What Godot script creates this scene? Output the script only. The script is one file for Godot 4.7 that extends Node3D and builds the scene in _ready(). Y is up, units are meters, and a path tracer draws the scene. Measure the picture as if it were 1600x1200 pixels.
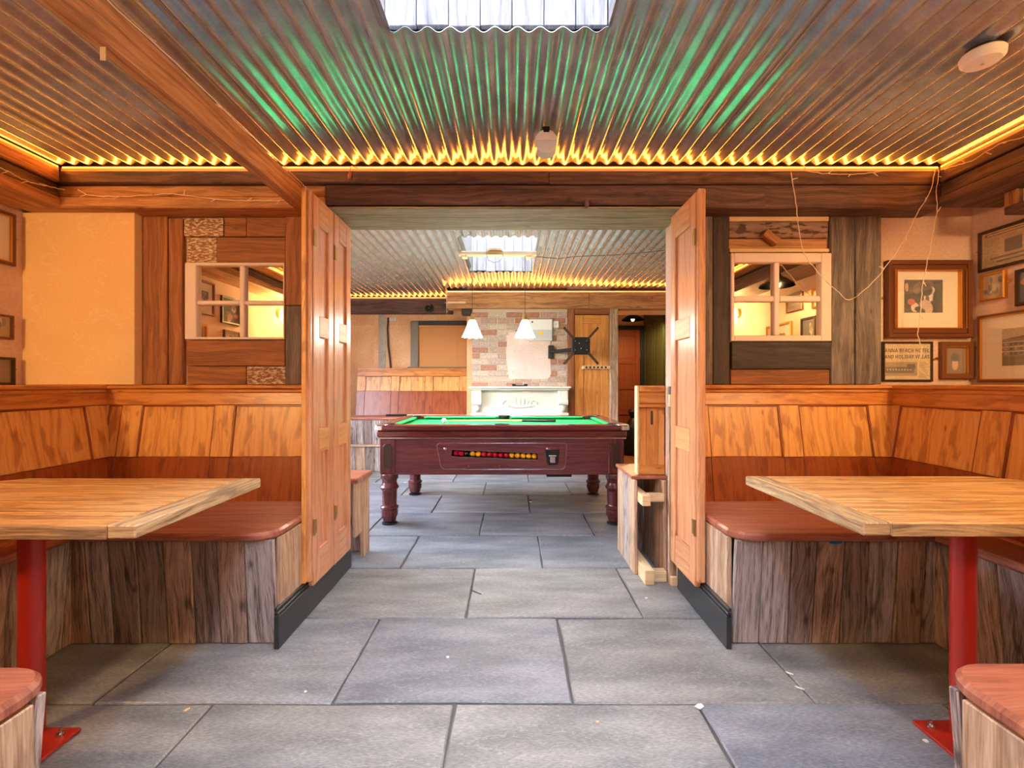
extends Node3D
# A pub snug seen through to its pool room. Camera at the origin, 1.15 m up, looking along -z. Depths below are written as positive d (z = -d).

var M := {}
var org := {}
var counts := {}
var rng := RandomNumberGenerator.new()
const TU := 2.4
const TV := 0.8


class MB:
	var v := PackedVector3Array()
	var n := PackedVector3Array()
	var t := PackedVector2Array()

	func tri(a: Vector3, b: Vector3, c: Vector3, na: Vector3, nb: Vector3, nc: Vector3, ua := Vector2.ZERO, ub := Vector2.ZERO, uc := Vector2.ZERO) -> void:
		if (b - a).cross(c - a).dot(na + nb + nc) > 0.0:
			v.append_array([a, c, b]); n.append_array([na, nc, nb]); t.append_array([ua, uc, ub])
		else:
			v.append_array([a, b, c]); n.append_array([na, nb, nc]); t.append_array([ua, ub, uc])

	func quad(a: Vector3, b: Vector3, c: Vector3, d: Vector3, nn: Vector3, ua := Vector2.ZERO, ub := Vector2.ZERO, uc := Vector2.ZERO, ud := Vector2.ZERO) -> void:
		tri(a, b, c, nn, nn, nn, ua, ub, uc)
		tri(a, c, d, nn, nn, nn, ua, uc, ud)

	func uvof(p: Vector3, a: int, g: int, uo: Vector2) -> Vector2:
		if a != g:
			return Vector2(p[g] / TU, p[3 - a - g] / TV) + uo
		return Vector2(p[(g + 1) % 3] / TU, p[(g + 2) % 3] / TV) + uo

	func box(c: Vector3, s: Vector3, bev := 0.003, g := 0, uo := Vector2.ZERO, bas := Basis.IDENTITY) -> void:
		var h := s * 0.5
		var b := minf(bev, minf(h.x, minf(h.y, h.z)) * 0.45)
		for a in 3:
			var i := (a + 1) % 3
			var j := (a + 2) % 3
			for sg in [-1.0, 1.0]:
				var ps := []
				for q in [[-1, -1], [1, -1], [1, 1], [-1, 1]]:
					var p := Vector3.ZERO
					p[a] = sg * h[a]; p[i] = q[0] * (h[i] - b); p[j] = q[1] * (h[j] - b)
					ps.append(p)
				var nn := Vector3.ZERO
				nn[a] = sg
				nn = bas * nn
				quad(c + bas * ps[0], c + bas * ps[1], c + bas * ps[2], c + bas * ps[3], nn, uvof(ps[0], a, g, uo), uvof(ps[1], a, g, uo), uvof(ps[2], a, g, uo), uvof(ps[3], a, g, uo))
		for k in 3:
			var a := (k + 1) % 3
			var e := (k + 2) % 3
			for sa in [-1.0, 1.0]:
				for se in [-1.0, 1.0]:
					var p0 := Vector3.ZERO
					p0[a] = sa * h[a]; p0[e] = se * (h[e] - b)
					var p1 := Vector3.ZERO
					p1[a] = sa * (h[a] - b); p1[e] = se * h[e]
					var nn := Vector3.ZERO
					nn[a] = sa; nn[e] = se
					nn = bas * nn.normalized()
					var kk := Vector3.ZERO
					kk[k] = h[k] - b
					var ps := [p0 - kk, p0 + kk, p1 + kk, p1 - kk]
					quad(c + bas * ps[0], c + bas * ps[1], c + bas * ps[2], c + bas * ps[3], nn, uvof(ps[0], a, g, uo), uvof(ps[1], a, g, uo), uvof(ps[2], a, g, uo), uvof(ps[3], a, g, uo))
		for sx in [-1.0, 1.0]:
			for sy in [-1.0, 1.0]:
				for sz in [-1.0, 1.0]:
					var q := Vector3(sx, sy, sz)
					var a0 := Vector3(sx * h.x, sy * (h.y - b), sz * (h.z - b))
					var a1 := Vector3(sx * (h.x - b), sy * h.y, sz * (h.z - b))
					var a2 := Vector3(sx * (h.x - b), sy * (h.y - b), sz * h.z)
					var nn := bas * q.normalized()
					tri(c + bas * a0, c + bas * a1, c + bas * a2, nn, nn, nn, uvof(a0, 0, g, uo), uvof(a1, 0, g, uo), uvof(a2, 0, g, uo))

	# a plate with a free outline: points in the plane of the two axes that are not "up"; b rounds its edges
	func plate(pts: PackedVector2Array, y0: float, y1: float, b := 0.004, g := 0, uo := Vector2.ZERO, up := 1) -> void:
		var cnt := pts.size()
		var area := 0.0
		for i in cnt:
			area += pts[i].cross(pts[(i + 1) % cnt])
		var inner := PackedVector2Array()
		var outs := PackedVector2Array()
		for i in cnt:
			var e0 := (pts[i] - pts[(i + cnt - 1) % cnt]).normalized()
			var e1 := (pts[(i + 1) % cnt] - pts[i]).normalized()
			var o0 := Vector2(e0.y, -e0.x) * signf(area)
			var o1 := Vector2(e1.y, -e1.x) * signf(area)
			var o := (o0 + o1).normalized()
			outs.append(o1)
			inner.append(pts[i] - o * b / maxf(0.35, o.dot(o1)))
		var pt := func(q: Vector2, y: float) -> Vector3:
			if up == 1: return Vector3(q.x, y, q.y)
			if up == 2: return Vector3(q.x, q.y, y)
			return Vector3(y, q.x, q.y)
		var un := Vector3.ZERO
		un[up] = 1.0
		var ids := Geometry2D.triangulate_polygon(inner)
		for k in ids.size() / 3:
			for top in [true, false]:
				var y := y1 if top else y0
				var p := []
				for w in 3:
					p.append(pt.call(inner[ids[k * 3 + w]], y))
				var nn := un if top else -un
				tri(p[0], p[1], p[2], nn, nn, nn, uvof(p[0], up, g, uo), uvof(p[1], up, g, uo), uvof(p[2], up, g, uo))
		for i in cnt:
			var j := (i + 1) % cnt
			var o3: Vector3 = pt.call(outs[i], 0.0)
			var lv := [[inner[i], inner[j], y1], [pts[i], pts[j], y1 - b], [pts[i], pts[j], y0 + b], [inner[i], inner[j], y0]]
			for k in 3:
				var nn: Vector3 = o3 if k == 1 else ((o3 + un).normalized() if k == 0 else (o3 - un).normalized())
				var ps := [pt.call(lv[k][0], lv[k][2]), pt.call(lv[k][1], lv[k][2]), pt.call(lv[k + 1][1], lv[k + 1][2]), pt.call(lv[k + 1][0], lv[k + 1][2])]
				var fa := (up + 1) % 3 if absf(o3[(up + 1) % 3]) > absf(o3[(up + 2) % 3]) else (up + 2) % 3
				quad(ps[0], ps[1], ps[2], ps[3], nn, uvof(ps[0], fa, g, uo), uvof(ps[1], fa, g, uo), uvof(ps[2], fa, g, uo), uvof(ps[3], fa, g, uo))

	func lathe(prof: Array, segs := 24, c := Vector3.ZERO, bas := Basis.IDENTITY) -> void:
		for k in prof.size() - 1:
			var p0: Vector2 = prof[k]
			var p1: Vector2 = prof[k + 1]
			if p0.distance_to(p1) < 0.00001:
				continue
			var d := (p1 - p0).normalized()
			var nr := Vector2(d.y, -d.x)
			for s in segs:
				var a0 := TAU * s / segs
				var a1 := TAU * (s + 1) / segs
				var d0 := Vector3(cos(a0), 0, sin(a0))
				var d1 := Vector3(cos(a1), 0, sin(a1))
				var q := [d0 * p0.x + Vector3(0, p0.y, 0), d1 * p0.x + Vector3(0, p0.y, 0), d1 * p1.x + Vector3(0, p1.y, 0), d0 * p1.x + Vector3(0, p1.y, 0)]
				var n0 := bas * (d0 * nr.x + Vector3(0, nr.y, 0))
				var n1 := bas * (d1 * nr.x + Vector3(0, nr.y, 0))
				var uv := [Vector2(p0.y, float(s) / segs), Vector2(p0.y, float(s + 1) / segs), Vector2(p1.y, float(s + 1) / segs), Vector2(p1.y, float(s) / segs)]
				if p0.x > 0.00001:
					tri(c + bas * q[0], c + bas * q[1], c + bas * q[2], n0, n1, n1, uv[0], uv[1], uv[2])
				if p1.x > 0.00001:
					tri(c + bas * q[0], c + bas * q[2], c + bas * q[3], n0, n1, n0, uv[0], uv[2], uv[3])

	func tube(pts: Array, r: float, sides := 6, r1 := -1.0) -> void:
		if r1 < 0.0:
			r1 = r
		var up := Vector3(0.13, 0.97, 0.2).normalized()
		var rings := []
		for k in pts.size():
			var d: Vector3 = (pts[mini(k + 1, pts.size() - 1)] - pts[maxi(k - 1, 0)]).normalized()
			var s := d.cross(up)
			if s.length() < 0.1:
				s = d.cross(Vector3(1, 0, 0.1))
			s = s.normalized()
			up = s.cross(d).normalized()
			var rr := lerpf(r, r1, float(k) / maxf(1, pts.size() - 1))
			var ring := []
			for i in sides:
				var a := TAU * i / sides
				var o := s * cos(a) + up * sin(a)
				ring.append([pts[k] + o * rr, o])
			rings.append(ring)
		for k in pts.size() - 1:
			for i in sides:
				var j := (i + 1) % sides
				var a = rings[k][i]; var b = rings[k][j]; var c = rings[k + 1][j]; var d = rings[k + 1][i]
				var u0 := Vector2(k * 0.1, float(i) / sides)
				tri(a[0], b[0], c[0], a[1], b[1], c[1], u0, u0, u0)
				tri(a[0], c[0], d[0], a[1], c[1], d[1], u0, u0, u0)
		for e in [0, pts.size() - 1]:
			var d: Vector3 = (pts[1] - pts[0]) if e else (pts[0] - pts[1])
			if e: d = pts[e] - pts[e - 1]
			d = d.normalized()
			for i in sides - 2:
				tri(rings[e][0][0], rings[e][i + 1][0], rings[e][i + 2][0], d, d, d)

	func sphere(c: Vector3, r: Vector3, rows := 10, segs := 16, y_from := -1.0, y_to := 1.0) -> void:
		for k in rows:
			var t0 := lerpf(asin(y_from), asin(y_to), float(k) / rows)
			var t1 := lerpf(asin(y_from), asin(y_to), float(k + 1) / rows)
			for s in segs:
				var a0 := TAU * s / segs
				var a1 := TAU * (s + 1) / segs
				var f := func(a: float, tt: float) -> Vector3: return Vector3(cos(tt) * cos(a), sin(tt), cos(tt) * sin(a))
				var q := [f.call(a0, t0), f.call(a1, t0), f.call(a1, t1), f.call(a0, t1)]
				tri(c + q[0] * r, c + q[1] * r, c + q[2] * r, (q[0] / r).normalized(), (q[1] / r).normalized(), (q[2] / r).normalized())
				tri(c + q[0] * r, c + q[2] * r, c + q[3] * r, (q[0] / r).normalized(), (q[2] / r).normalized(), (q[3] / r).normalized())

	func mesh() -> ArrayMesh:
		var arr := []
		arr.resize(Mesh.ARRAY_MAX)
		arr[Mesh.ARRAY_VERTEX] = v
		arr[Mesh.ARRAY_NORMAL] = n
		arr[Mesh.ARRAY_TEX_UV] = t
		var am := ArrayMesh.new()
		am.add_surface_from_arrays(Mesh.PRIMITIVE_TRIANGLES, arr)
		return am


# ---------- naming and placing ----------
func numbered(parent: Node, called: String) -> String:
	var k := str(parent.get_instance_id()) + "/" + called
	counts[k] = counts.get(k, -1) + 1
	return called if counts[k] == 0 else "%s_%03d" % [called, counts[k]]


func put(m: MB, called: String, mat: Material, parent: Node = self, at := Vector3.ZERO) -> MeshInstance3D:
	var o := MeshInstance3D.new()
	o.mesh = m.mesh()
	o.material_override = mat
	o.name = numbered(parent, called)
	parent.add_child(o, true)
	o.position = at - org.get(parent, Vector3.ZERO)
	org[o] = at
	return o


func tag(o: Node, label: String, category: String, group := "") -> Node:
	o.set_meta("label", label)
	o.set_meta("category", category)
	if group: o.set_meta("group", group)
	return o


# a thing in world coordinates: parts are given where they stand
func thing(called: String, label: String, category: String, at := Vector3.ZERO, group := "") -> Node3D:
	var o := Node3D.new()
	o.name = numbered(self, called)
	add_child(o, true)
	o.position = at
	org[o] = at
	tag(o, label, category, group)
	return o


# a thing in its own coordinates, turned about y
func turned(called: String, label: String, category: String, at: Vector3, turn := 0.0, group := "") -> Node3D:
	var o := thing(called, label, category, at, group)
	o.rotation.y = deg_to_rad(turn)
	org[o] = Vector3.ZERO
	return o


func setting(called: String, at := Vector3.ZERO) -> Node3D:
	var o := Node3D.new()
	o.name = numbered(self, called)
	add_child(o, true)
	o.position = at
	org[o] = at
	o.set_meta("kind", "structure")
	return o


func struct(m: MB, called: String, mat: Material, at := Vector3.ZERO) -> MeshInstance3D:
	var o := put(m, called, mat, self, at)
	o.set_meta("kind", "structure")
	return o


func ruv(l: float, w: float) -> Vector2:
	return Vector2(rng.randf() * maxf(0.0, 1.0 - l / TU) + l / TU * 0.5, rng.randf() * maxf(0.0, 1.0 - w / TV) + w / TV * 0.5)


# one board or block: x0..x1, y0..y1, z0..z1 in the coordinates of its parent
func B(p: Node, called: String, x0: float, x1: float, y0: float, y1: float, z0: float, z1: float, mat: Material, g := -1, bev := 0.003, rot := Vector3.ZERO) -> MeshInstance3D:
	var s := Vector3(x1 - x0, y1 - y0, z1 - z0)
	if g < 0:
		g = s.max_axis_index()
	var m := MB.new()
	m.box(Vector3.ZERO, s, bev, g, ruv(s[g], maxf(s[(g + 1) % 3], s[(g + 2) % 3])))
	var o := put(m, called, mat, p, Vector3(x0 + x1, y0 + y1, z0 + z1) * 0.5)
	o.rotation_degrees = rot
	return o


# the same with depths d0..d1 in front of the camera
func D(p: Node, called: String, x0: float, x1: float, y0: float, y1: float, d0: float, d1: float, mat: Material, g := -1, bev := 0.003, rot := Vector3.ZERO) -> MeshInstance3D:
	return B(p, called, x0, x1, y0, y1, -d1, -d0, mat, g, bev, rot)


# ---------- materials ----------
func c8(r: int, g: int, b: int) -> Color:
	return Color(r / 255.0, g / 255.0, b / 255.0)


func noise(s: int, f := 1.0, octaves := 3) -> FastNoiseLite:
	var n := FastNoiseLite.new()
	n.seed = s
	n.noise_type = FastNoiseLite.TYPE_SIMPLEX_SMOOTH
	n.frequency = f
	n.fractal_type = FastNoiseLite.FRACTAL_FBM
	n.fractal_octaves = octaves
	return n


# boards: grain runs along u; the picture stands for 2.4 m by 0.8 m of timber
func wood_tex(s: int, dark: Color, mid: Color, light: Color, fibre := 0.25, band := 0.4, knots := 6, stain := 0.0, stain_color := Color.WHITE, stain_from := 0.25, stain_scale := 1.0, w := 1024, h := 384) -> ImageTexture:
	var n1 := noise(s, 1.0, 2)
	var n2 := noise(s + 1, 1.0, 2)
	var n3 := noise(s + 2, 1.0, 3)
	var n4 := noise(s + 3, 1.0, 4)
	var r := RandomNumberGenerator.new()
	r.seed = s * 77 + 5
	var ks := []
	for k in knots:
		ks.append([r.randf() * TU, r.randf() * TV, r.randf_range(0.008, 0.017)])
	var by := PackedByteArray()
	by.resize(w * h * 3)
	var at := 0
	for y in h:
		var fy := TV * y / h
		for x in w:
			var fx := TU * x / w
			var v := fy + n1.get_noise_2d(fx * 1.3, fy * 3.0) * 0.03
			var knot := 0.0
			for k in ks:
				var dx: float = (fx - k[0]) / k[2] / 2.2
				if absf(dx) < 4.0:
					var dy: float = (fy - k[1]) / k[2]
					if absf(dy) < 4.0:
						var q := dx * dx + dy * dy
						var e := exp(-q * 0.35)
						v += dy * k[2] * e * 0.9
						knot = maxf(knot, exp(-q * 1.6))
			var f := 0.5 + band * n3.get_noise_2d(fx * 1.1, v * 30.0) * 1.4 + fibre * n2.get_noise_2d(fx * 7.0, v * 190.0) * 1.5 - knot * 0.55
			f = clampf(f, 0.0, 1.0)
			var c := dark.lerp(mid, f * 2.0) if f < 0.5 else mid.lerp(light, f * 2.0 - 1.0)
			if stain > 0.0:
				var st := n4.get_noise_2d((fx * 2.6 + 31.0) * stain_scale, fy * 9.0 * stain_scale)
				c = c.lerp(stain_color, smoothstep(stain_from, stain_from + 0.28, st) * stain * (0.55 + 0.45 * f))
			by[at] = int(clampf(c.r, 0, 1) * 255.0); by[at + 1] = int(clampf(c.g, 0, 1) * 255.0); by[at + 2] = int(clampf(c.b, 0, 1) * 255.0)
			at += 3
	return ImageTexture.create_from_image(Image.create_from_data(w, h, false, Image.FORMAT_RGB8, by))


# mineral surfaces: two colours mixed by coarse patches, with fine grain and thin veins
func stone_tex(s: int, a: Color, b: Color, vein: Color, patch := 3.0, grain := 0.12, veins := 0.3, stretch := 1.0, size := 768) -> ImageTexture:
	var n1 := noise(s, patch, 4)
	var n2 := noise(s + 1, 60.0, 3)
	var n3 := noise(s + 2, patch * 2.2, 5)
	var by := PackedByteArray()
	by.resize(size * size * 3)
	var at := 0
	for y in size:
		for x in size:
			var u := float(x) / size
			var v := float(y) / size * stretch
			var p := clampf(0.5 + n1.get_noise_2d(u, v) * 1.1, 0.0, 1.0)
			var c := a.lerp(b, p)
			var g := 1.0 + n2.get_noise_2d(u, v * 1.6) * grain * 2.0
			var q := absf(n3.get_noise_2d(u, v * 1.8))
			var k := (1.0 - smoothstep(0.0, 0.035, q)) * veins
			c = Color(c.r * g, c.g * g, c.b * g).lerp(vein, k)
			by[at] = int(clampf(c.r, 0, 1) * 255.0); by[at + 1] = int(clampf(c.g, 0, 1) * 255.0); by[at + 2] = int(clampf(c.b, 0, 1) * 255.0)
			at += 3
	return ImageTexture.create_from_image(Image.create_from_data(size, size, false, Image.FORMAT_RGB8, by))


func mat(called: String, color: Color, rough := 0.6, metal := 0.0, tex: Texture2D = null, bump := 0.0, spec := 0.5) -> StandardMaterial3D:
	var m := StandardMaterial3D.new()
	m.resource_name = called
	m.albedo_color = color
	m.roughness = rough
	m.metallic = metal
	m.metallic_specular = spec
	if tex:
		m.albedo_texture = tex
		if bump > 0.0:
			m.heightmap_enabled = true
			m.heightmap_texture = tex
			m.heightmap_scale = bump
	M[called] = m
	return m


func tri_mat(called: String, color: Color, rough: float, tex: Texture2D, per_metre: float, bump := 0.0) -> StandardMaterial3D:
	var m := mat(called, color, rough, 0.0, tex, bump)
	m.uv1_triplanar = true
	m.uv1_world_triplanar = true
	m.uv1_scale = Vector3.ONE * per_metre
	return m


func glow(called: String, color: Color, energy: float, base := Color.WHITE) -> StandardMaterial3D:
	var m := mat(called, base, 0.5)
	m.emission_enabled = true
	m.emission = color
	m.emission_energy_multiplier = energy
	return m


func _ready() -> void:
	rng.seed = 4711
	# ----- camera, sky, exposure -----
	var cam := Camera3D.new()
	cam.name = "camera"
	add_child(cam)
	cam.position = Vector3(0, 1.15, 0)
	cam.fov = rad_to_deg(2.0 * atan(600.0 / 700.0))
	cam.near = 0.05
	cam.far = 60.0
	cam.current = true
	var env := Environment.new()
	env.background_mode = Environment.BG_SKY
	var sky := Sky.new()
	var sm := ProceduralSkyMaterial.new()
	sm.sky_top_color = c8(208, 219, 240)
	sm.sky_horizon_color = c8(220, 228, 240)
	sm.ground_bottom_color = c8(120, 118, 112)
	sm.ground_horizon_color = c8(190, 190, 186)
	sm.sky_energy_multiplier = SKY
	sky.sky_material = sm
	env.sky = sky
	env.tonemap_mode = Environment.TONE_MAPPER_LINEAR
	env.tonemap_exposure = 1.9
	env.sdfgi_enabled = true
	env.ssao_enabled = true
	env.ssil_enabled = true
	var we := WorldEnvironment.new()
	we.name = "world_environment"
	we.environment = env
	add_child(we)

	make_materials()
	build_shell()
	build_floor()
	build_ceilings()
	build_beams()
	build_partition()
	build_doors()
	build_booths()
	build_pool_table()
	build_alcove()
	build_chimney_side()
	build_hall()
	build_pictures()
	build_lights()
	build_loose_wood()
	build_small_things()


const SKY := 4.4
const LED_COLOR := Color(1.0, 0.53, 0.14)
const LED := 0.12
const LAMP_COLOR := Color(1.0, 0.83, 0.56)


func make_materials() -> void:
	var t_rustic := wood_tex(11, c8(90, 80, 76), c8(172, 158, 150), c8(204, 192, 184), 0.32, 0.36, 34, 0.6, c8(206, 200, 194), 0.32)
	mat("rustic", c8(255, 255, 255), 0.8, 0, t_rustic, 0.25)
	mat("rustic_dark", c8(206, 194, 188), 0.8, 0, t_rustic, 0.25)
	mat("rustic_red", c8(246, 222, 204), 0.8, 0, t_rustic, 0.25)
	mat("rustic_pale", c8(255, 246, 236), 0.85, 0, wood_tex(15, c8(140, 112, 90), c8(190, 164, 138), c8(220, 200, 178), 0.25, 0.35, 8, 0.4, c8(120, 104, 92), 0.2), 0.2)
	var t_settle := wood_tex(21, c8(176, 104, 50), c8(234, 168, 90), c8(246, 194, 118), 0.16, 0.26, 9, 0.55, c8(150, 84, 42), 0.14, 1.2)
	mat("settle", c8(255, 255, 255), 0.34, 0, t_settle, 0.03)
	mat("settle_rail", c8(236, 216, 200), 0.32, 0, t_settle, 0.03)
	mat("settle_deep", c8(170, 118, 100), 0.3, 0, t_settle, 0.03)
	mat("seat", c8(255, 255, 255), 0.3, 0, wood_tex(25, c8(118, 66, 50), c8(168, 102, 78), c8(198, 132, 104), 0.2, 0.3, 5, 0.4, c8(196, 130, 96), 0.3), 0.03)
	mat("table", c8(255, 255, 255), 0.45, 0, wood_tex(31, c8(158, 108, 62), c8(220, 172, 110), c8(240, 206, 150), 0.28, 0.42, 12, 0.6, c8(164, 108, 62), 0.2, 1.5), 0.06)
	mat("table_edge", c8(255, 255, 255), 0.8, 0, wood_tex(35, c8(120, 92, 62), c8(186, 156, 112), c8(222, 196, 150), 0.3, 0.4, 6, 0.6, c8(112, 98, 82), 0.15), 0.15)
	var t_beam := wood_tex(41, c8(72, 50, 42), c8(124, 92, 78), c8(164, 130, 112), 0.25, 0.4, 14, 0.5, c8(78, 50, 40), 0.2)
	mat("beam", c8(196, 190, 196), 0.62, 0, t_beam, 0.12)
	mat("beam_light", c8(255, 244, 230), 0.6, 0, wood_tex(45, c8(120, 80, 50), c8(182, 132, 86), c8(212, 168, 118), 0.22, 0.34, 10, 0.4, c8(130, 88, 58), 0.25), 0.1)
	var t_timber := wood_tex(51, c8(76, 68, 66), c8(118, 106, 102), c8(150, 138, 132), 0.24, 0.36, 10, 0.55, c8(84, 72, 68), 0.18)
	mat("timber", c8(255, 255, 255), 0.7, 0, t_timber, 0.12)
	mat("timber_dark", c8(150, 140, 140), 0.7, 0, t_timber, 0.12)
	mat("timber_brown", c8(255, 218, 180), 0.6, 0, wood_tex(55, c8(106, 70, 44), c8(154, 108, 70), c8(184, 140, 98), 0.2, 0.36, 10, 0.45, c8(118, 80, 56), 0.2), 0.1)
	mat("soffit", c8(255, 255, 255), 0.75, 0, wood_tex(57, c8(104, 92, 72), c8(150, 138, 110), c8(178, 166, 138), 0.26, 0.36, 8), 0.12)
	mat("flaked", c8(255, 255, 255), 0.8, 0, wood_tex(61, c8(116, 78, 52), c8(150, 106, 74), c8(176, 136, 98), 0.2, 0.3, 3, 1.0, c8(238, 222, 200), -0.06, 10.0), 0.15)
	mat("flaked_dark", c8(255, 255, 255), 0.8, 0, wood_tex(65, c8(112, 86, 72), c8(150, 120, 104), c8(172, 146, 130), 0.2, 0.3, 3, 0.95, c8(66, 46, 38), 0.05, 3.0), 0.15)
	mat("door_wood", c8(255, 255, 255), 0.3, 0, wood_tex(71, c8(176, 112, 74), c8(216, 154, 108), c8(232, 180, 136), 0.2, 0.26, 2), 0.02)
	mat("door_patch", c8(255, 255, 255), 0.45, 0, wood_tex(75, c8(196, 132, 78), c8(222, 164, 104), c8(238, 190, 134), 0.2, 0.3, 0), 0.02)
	var t_mah := wood_tex(81, c8(74, 34, 36), c8(104, 52, 54), c8(130, 70, 68), 0.22, 0.32, 0)
	mat("mahogany", c8(255, 255, 255), 0.3, 0, t_mah, 0.0)
	mat("mahogany_rail", c8(255, 235, 225), 0.16, 0, t_mah, 0.0)
	mat("mahogany_leg", c8(225, 205, 205), 0.25, 0, t_mah, 0.0)
	mat("pale_wood", c8(255, 255, 255), 0.65, 0, wood_tex(85, c8(206, 168, 118), c8(230, 198, 150), c8(242, 218, 178), 0.2, 0.3, 4), 0.08)
	mat("pine", c8(255, 255, 255), 0.4, 0, wood_tex(87, c8(186, 108, 44), c8(220, 146, 70), c8(236, 172, 98), 0.2, 0.34, 6), 0.03)
	mat("shaft_board", c8(255, 255, 255), 0.85, 0, wood_tex(91, c8(98, 95, 95), c8(140, 138, 138), c8(168, 166, 164), 0.2, 0.3, 10, 0.6, c8(124, 118, 120), 0.2), 0.1)
	mat("hall_door", c8(190, 140, 120), 0.35, 0, M["door_wood"].albedo_texture)

	var t_slate := stone_tex(101, c8(118, 120, 123), c8(152, 153, 154), c8(184, 184, 184), 2.6, 0.1, 0.5, 3.6)
	for k in 4:
		var m := mat("slate_%d" % k, [c8(255, 255, 255), c8(240, 242, 248), c8(250, 246, 238), c8(228, 230, 234)][k], 0.5, 0, t_slate, 0.45)
		m.uv1_scale = Vector3(TU / 1.7, TV / 1.7, 1)
	mat("joint", c8(92, 88, 84), 0.95)
	tri_mat("plaster", c8(255, 255, 255), 0.85, stone_tex(111, c8(214, 178, 158), c8(224, 192, 172), c8(232, 206, 188), 3.0, 0.03, 0.12, 1.0, 512), 0.6, 0.05)
	tri_mat("plaster_pier", c8(255, 255, 255), 0.8, stone_tex(113, c8(240, 194, 134), c8(243, 204, 146), c8(248, 228, 190), 1.3, 0.01, 0.32, 1.0, 512), 0.7, 0.0)
	tri_mat("plaster_orange", c8(255, 255, 255), 0.85, stone_tex(115, c8(222, 166, 116), c8(232, 184, 138), c8(206, 156, 112), 4.0, 0.05, 0.25, 1.0, 512), 0.5, 0.06)
	tri_mat("plaster_bare", c8(255, 255, 255), 0.9, stone_tex(117, c8(168, 158, 142), c8(190, 178, 160), c8(140, 130, 116), 6.0, 0.1, 0.2, 1.0, 512), 0.8, 0.08)
	tri_mat("plaster_pink", c8(255, 255, 255), 0.9, stone_tex(119, c8(226, 196, 180), c8(234, 208, 194), c8(170, 140, 126), 1.6, 0.04, 0.45, 1.0, 512), 1.2, 0.05)
	var t_brick := stone_tex(121, c8(255, 255, 255), c8(214, 206, 200), c8(240, 236, 230), 14.0, 0.2, 0.3, 1.0, 384)
	for k in 5:
		tri_mat("brick_%d" % k, [c8(204, 172, 152), c8(216, 192, 170), c8(196, 142, 118), c8(224, 204, 184), c8(208, 184, 170)][k], 0.9, t_brick, 2.0, 0.2)
	mat("mortar", c8(206, 186, 162), 0.95)
	var t_metal := stone_tex(131, c8(206, 208, 206), c8(228, 230, 228), c8(190, 190, 188), 9.0, 0.03, 0.12, 1.0, 512)
	var gm := mat("galvanised", c8(218, 230, 244), 0.18, 0.66, t_metal)
	gm.uv1_scale = Vector3(1, 1, 1)
	mat("roof", c8(120, 116, 110), 0.9)
	mat("black_paint", c8(44, 47, 50), 0.35)
	mat("black_metal", c8(34, 34, 36), 0.4, 0.3)
	mat("black_plastic", c8(22, 22, 24), 0.35)
	mat("red_paint", c8(172, 40, 26), 0.32)
	mat("window_paint", c8(232, 210, 196), 0.5)
	mat("mirror", c8(242, 232, 206), 0.015, 1.0)
	mat("cream_paint", c8(226, 226, 208), 0.4)
	mat("white_plastic", c8(236, 232, 226), 0.4)
	mat("grey_plastic", c8(196, 196, 192), 0.4)
	mat("lens_plastic", c8(226, 224, 220), 0.12)
	mat("steel", c8(200, 200, 202), 0.25, 1.0)
	mat("brass", c8(196, 158, 92), 0.35, 1.0)
	mat("gilt", c8(206, 142, 62), 0.34, 0.85)
	mat("gilt_dark", c8(112, 62, 32), 0.4, 0.3)
	mat("frame_dark", c8(58, 34, 26), 0.4)
	mat("frame_brown", c8(112, 64, 36), 0.4)
	mat("mount_card", c8(232, 218, 200), 0.9)
	mat("baize", c8(38, 184, 100), 0.95)
	mat("pocket", c8(18, 18, 18), 0.6)
	mat("ball_red", c8(196, 22, 40), 0.08)
	mat("ball_yellow", c8(240, 172, 20), 0.08)
	mat("ball_black", c8(14, 18, 22), 0.08)
	mat("ball_white", c8(240, 236, 220), 0.08)
	mat("cue_wood", c8(232, 196, 140), 0.3)
	mat("cable_white", c8(236, 216, 194), 0.5)
	mat("cable_dark", c8(74, 62, 52), 0.6)
	mat("cable_grey", c8(140, 140, 142), 0.5)
	mat("blind", c8(206, 142, 82), 0.8)
	mat("grey_frame", c8(128, 116, 98), 0.6)
	mat("green_paint", c8(76, 82, 46), 0.45)
	mat("hall_floor", c8(176, 112, 60), 0.6)
	mat("chalk_red", c8(170, 36, 30), 0.8)
	mat("paper", c8(238, 236, 232), 0.9)
	mat("blue_plastic", c8(30, 120, 200), 0.5)
	mat("yellow_label", c8(240, 206, 40), 0.6)
	mat("ink", c8(40, 30, 26), 0.9)
	mat("bin_bag", c8(16, 16, 18), 0.3)
	mat("enamel_black", c8(24, 24, 26), 0.25)
	mat("enamel_white", c8(240, 236, 226), 0.3)
	var gl := mat("pane", Color(1, 1, 1, 0.06), 0.02)
	gl.transparency = BaseMaterial3D.TRANSPARENCY_ALPHA
	var tp := mat("tape", Color(0.9, 0.82, 0.7, 0.45), 0.35)
	tp.transparency = BaseMaterial3D.TRANSPARENCY_ALPHA
	glow("led_glow", LED_COLOR, 1.0)
	glow("pendant_glow", Color(1.0, 0.93, 0.82), 5.0)
	glow("wall_lamp_glow", Color(1.0, 0.88, 0.66), 4.0)
	glow("bulb_glow", Color(1.0, 0.85, 0.6), 1.6)
	glow("window_light_glow", Color(0.85, 0.75, 1.0), 2.0)


func wall_box(p: Node, called: String, x0: float, x1: float, y0: float, y1: float, d0: float, d1: float, m: Material) -> MeshInstance3D:
	return D(p, called, x0, x1, y0, y1, d0, d1, m, 0, 0.002)


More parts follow.
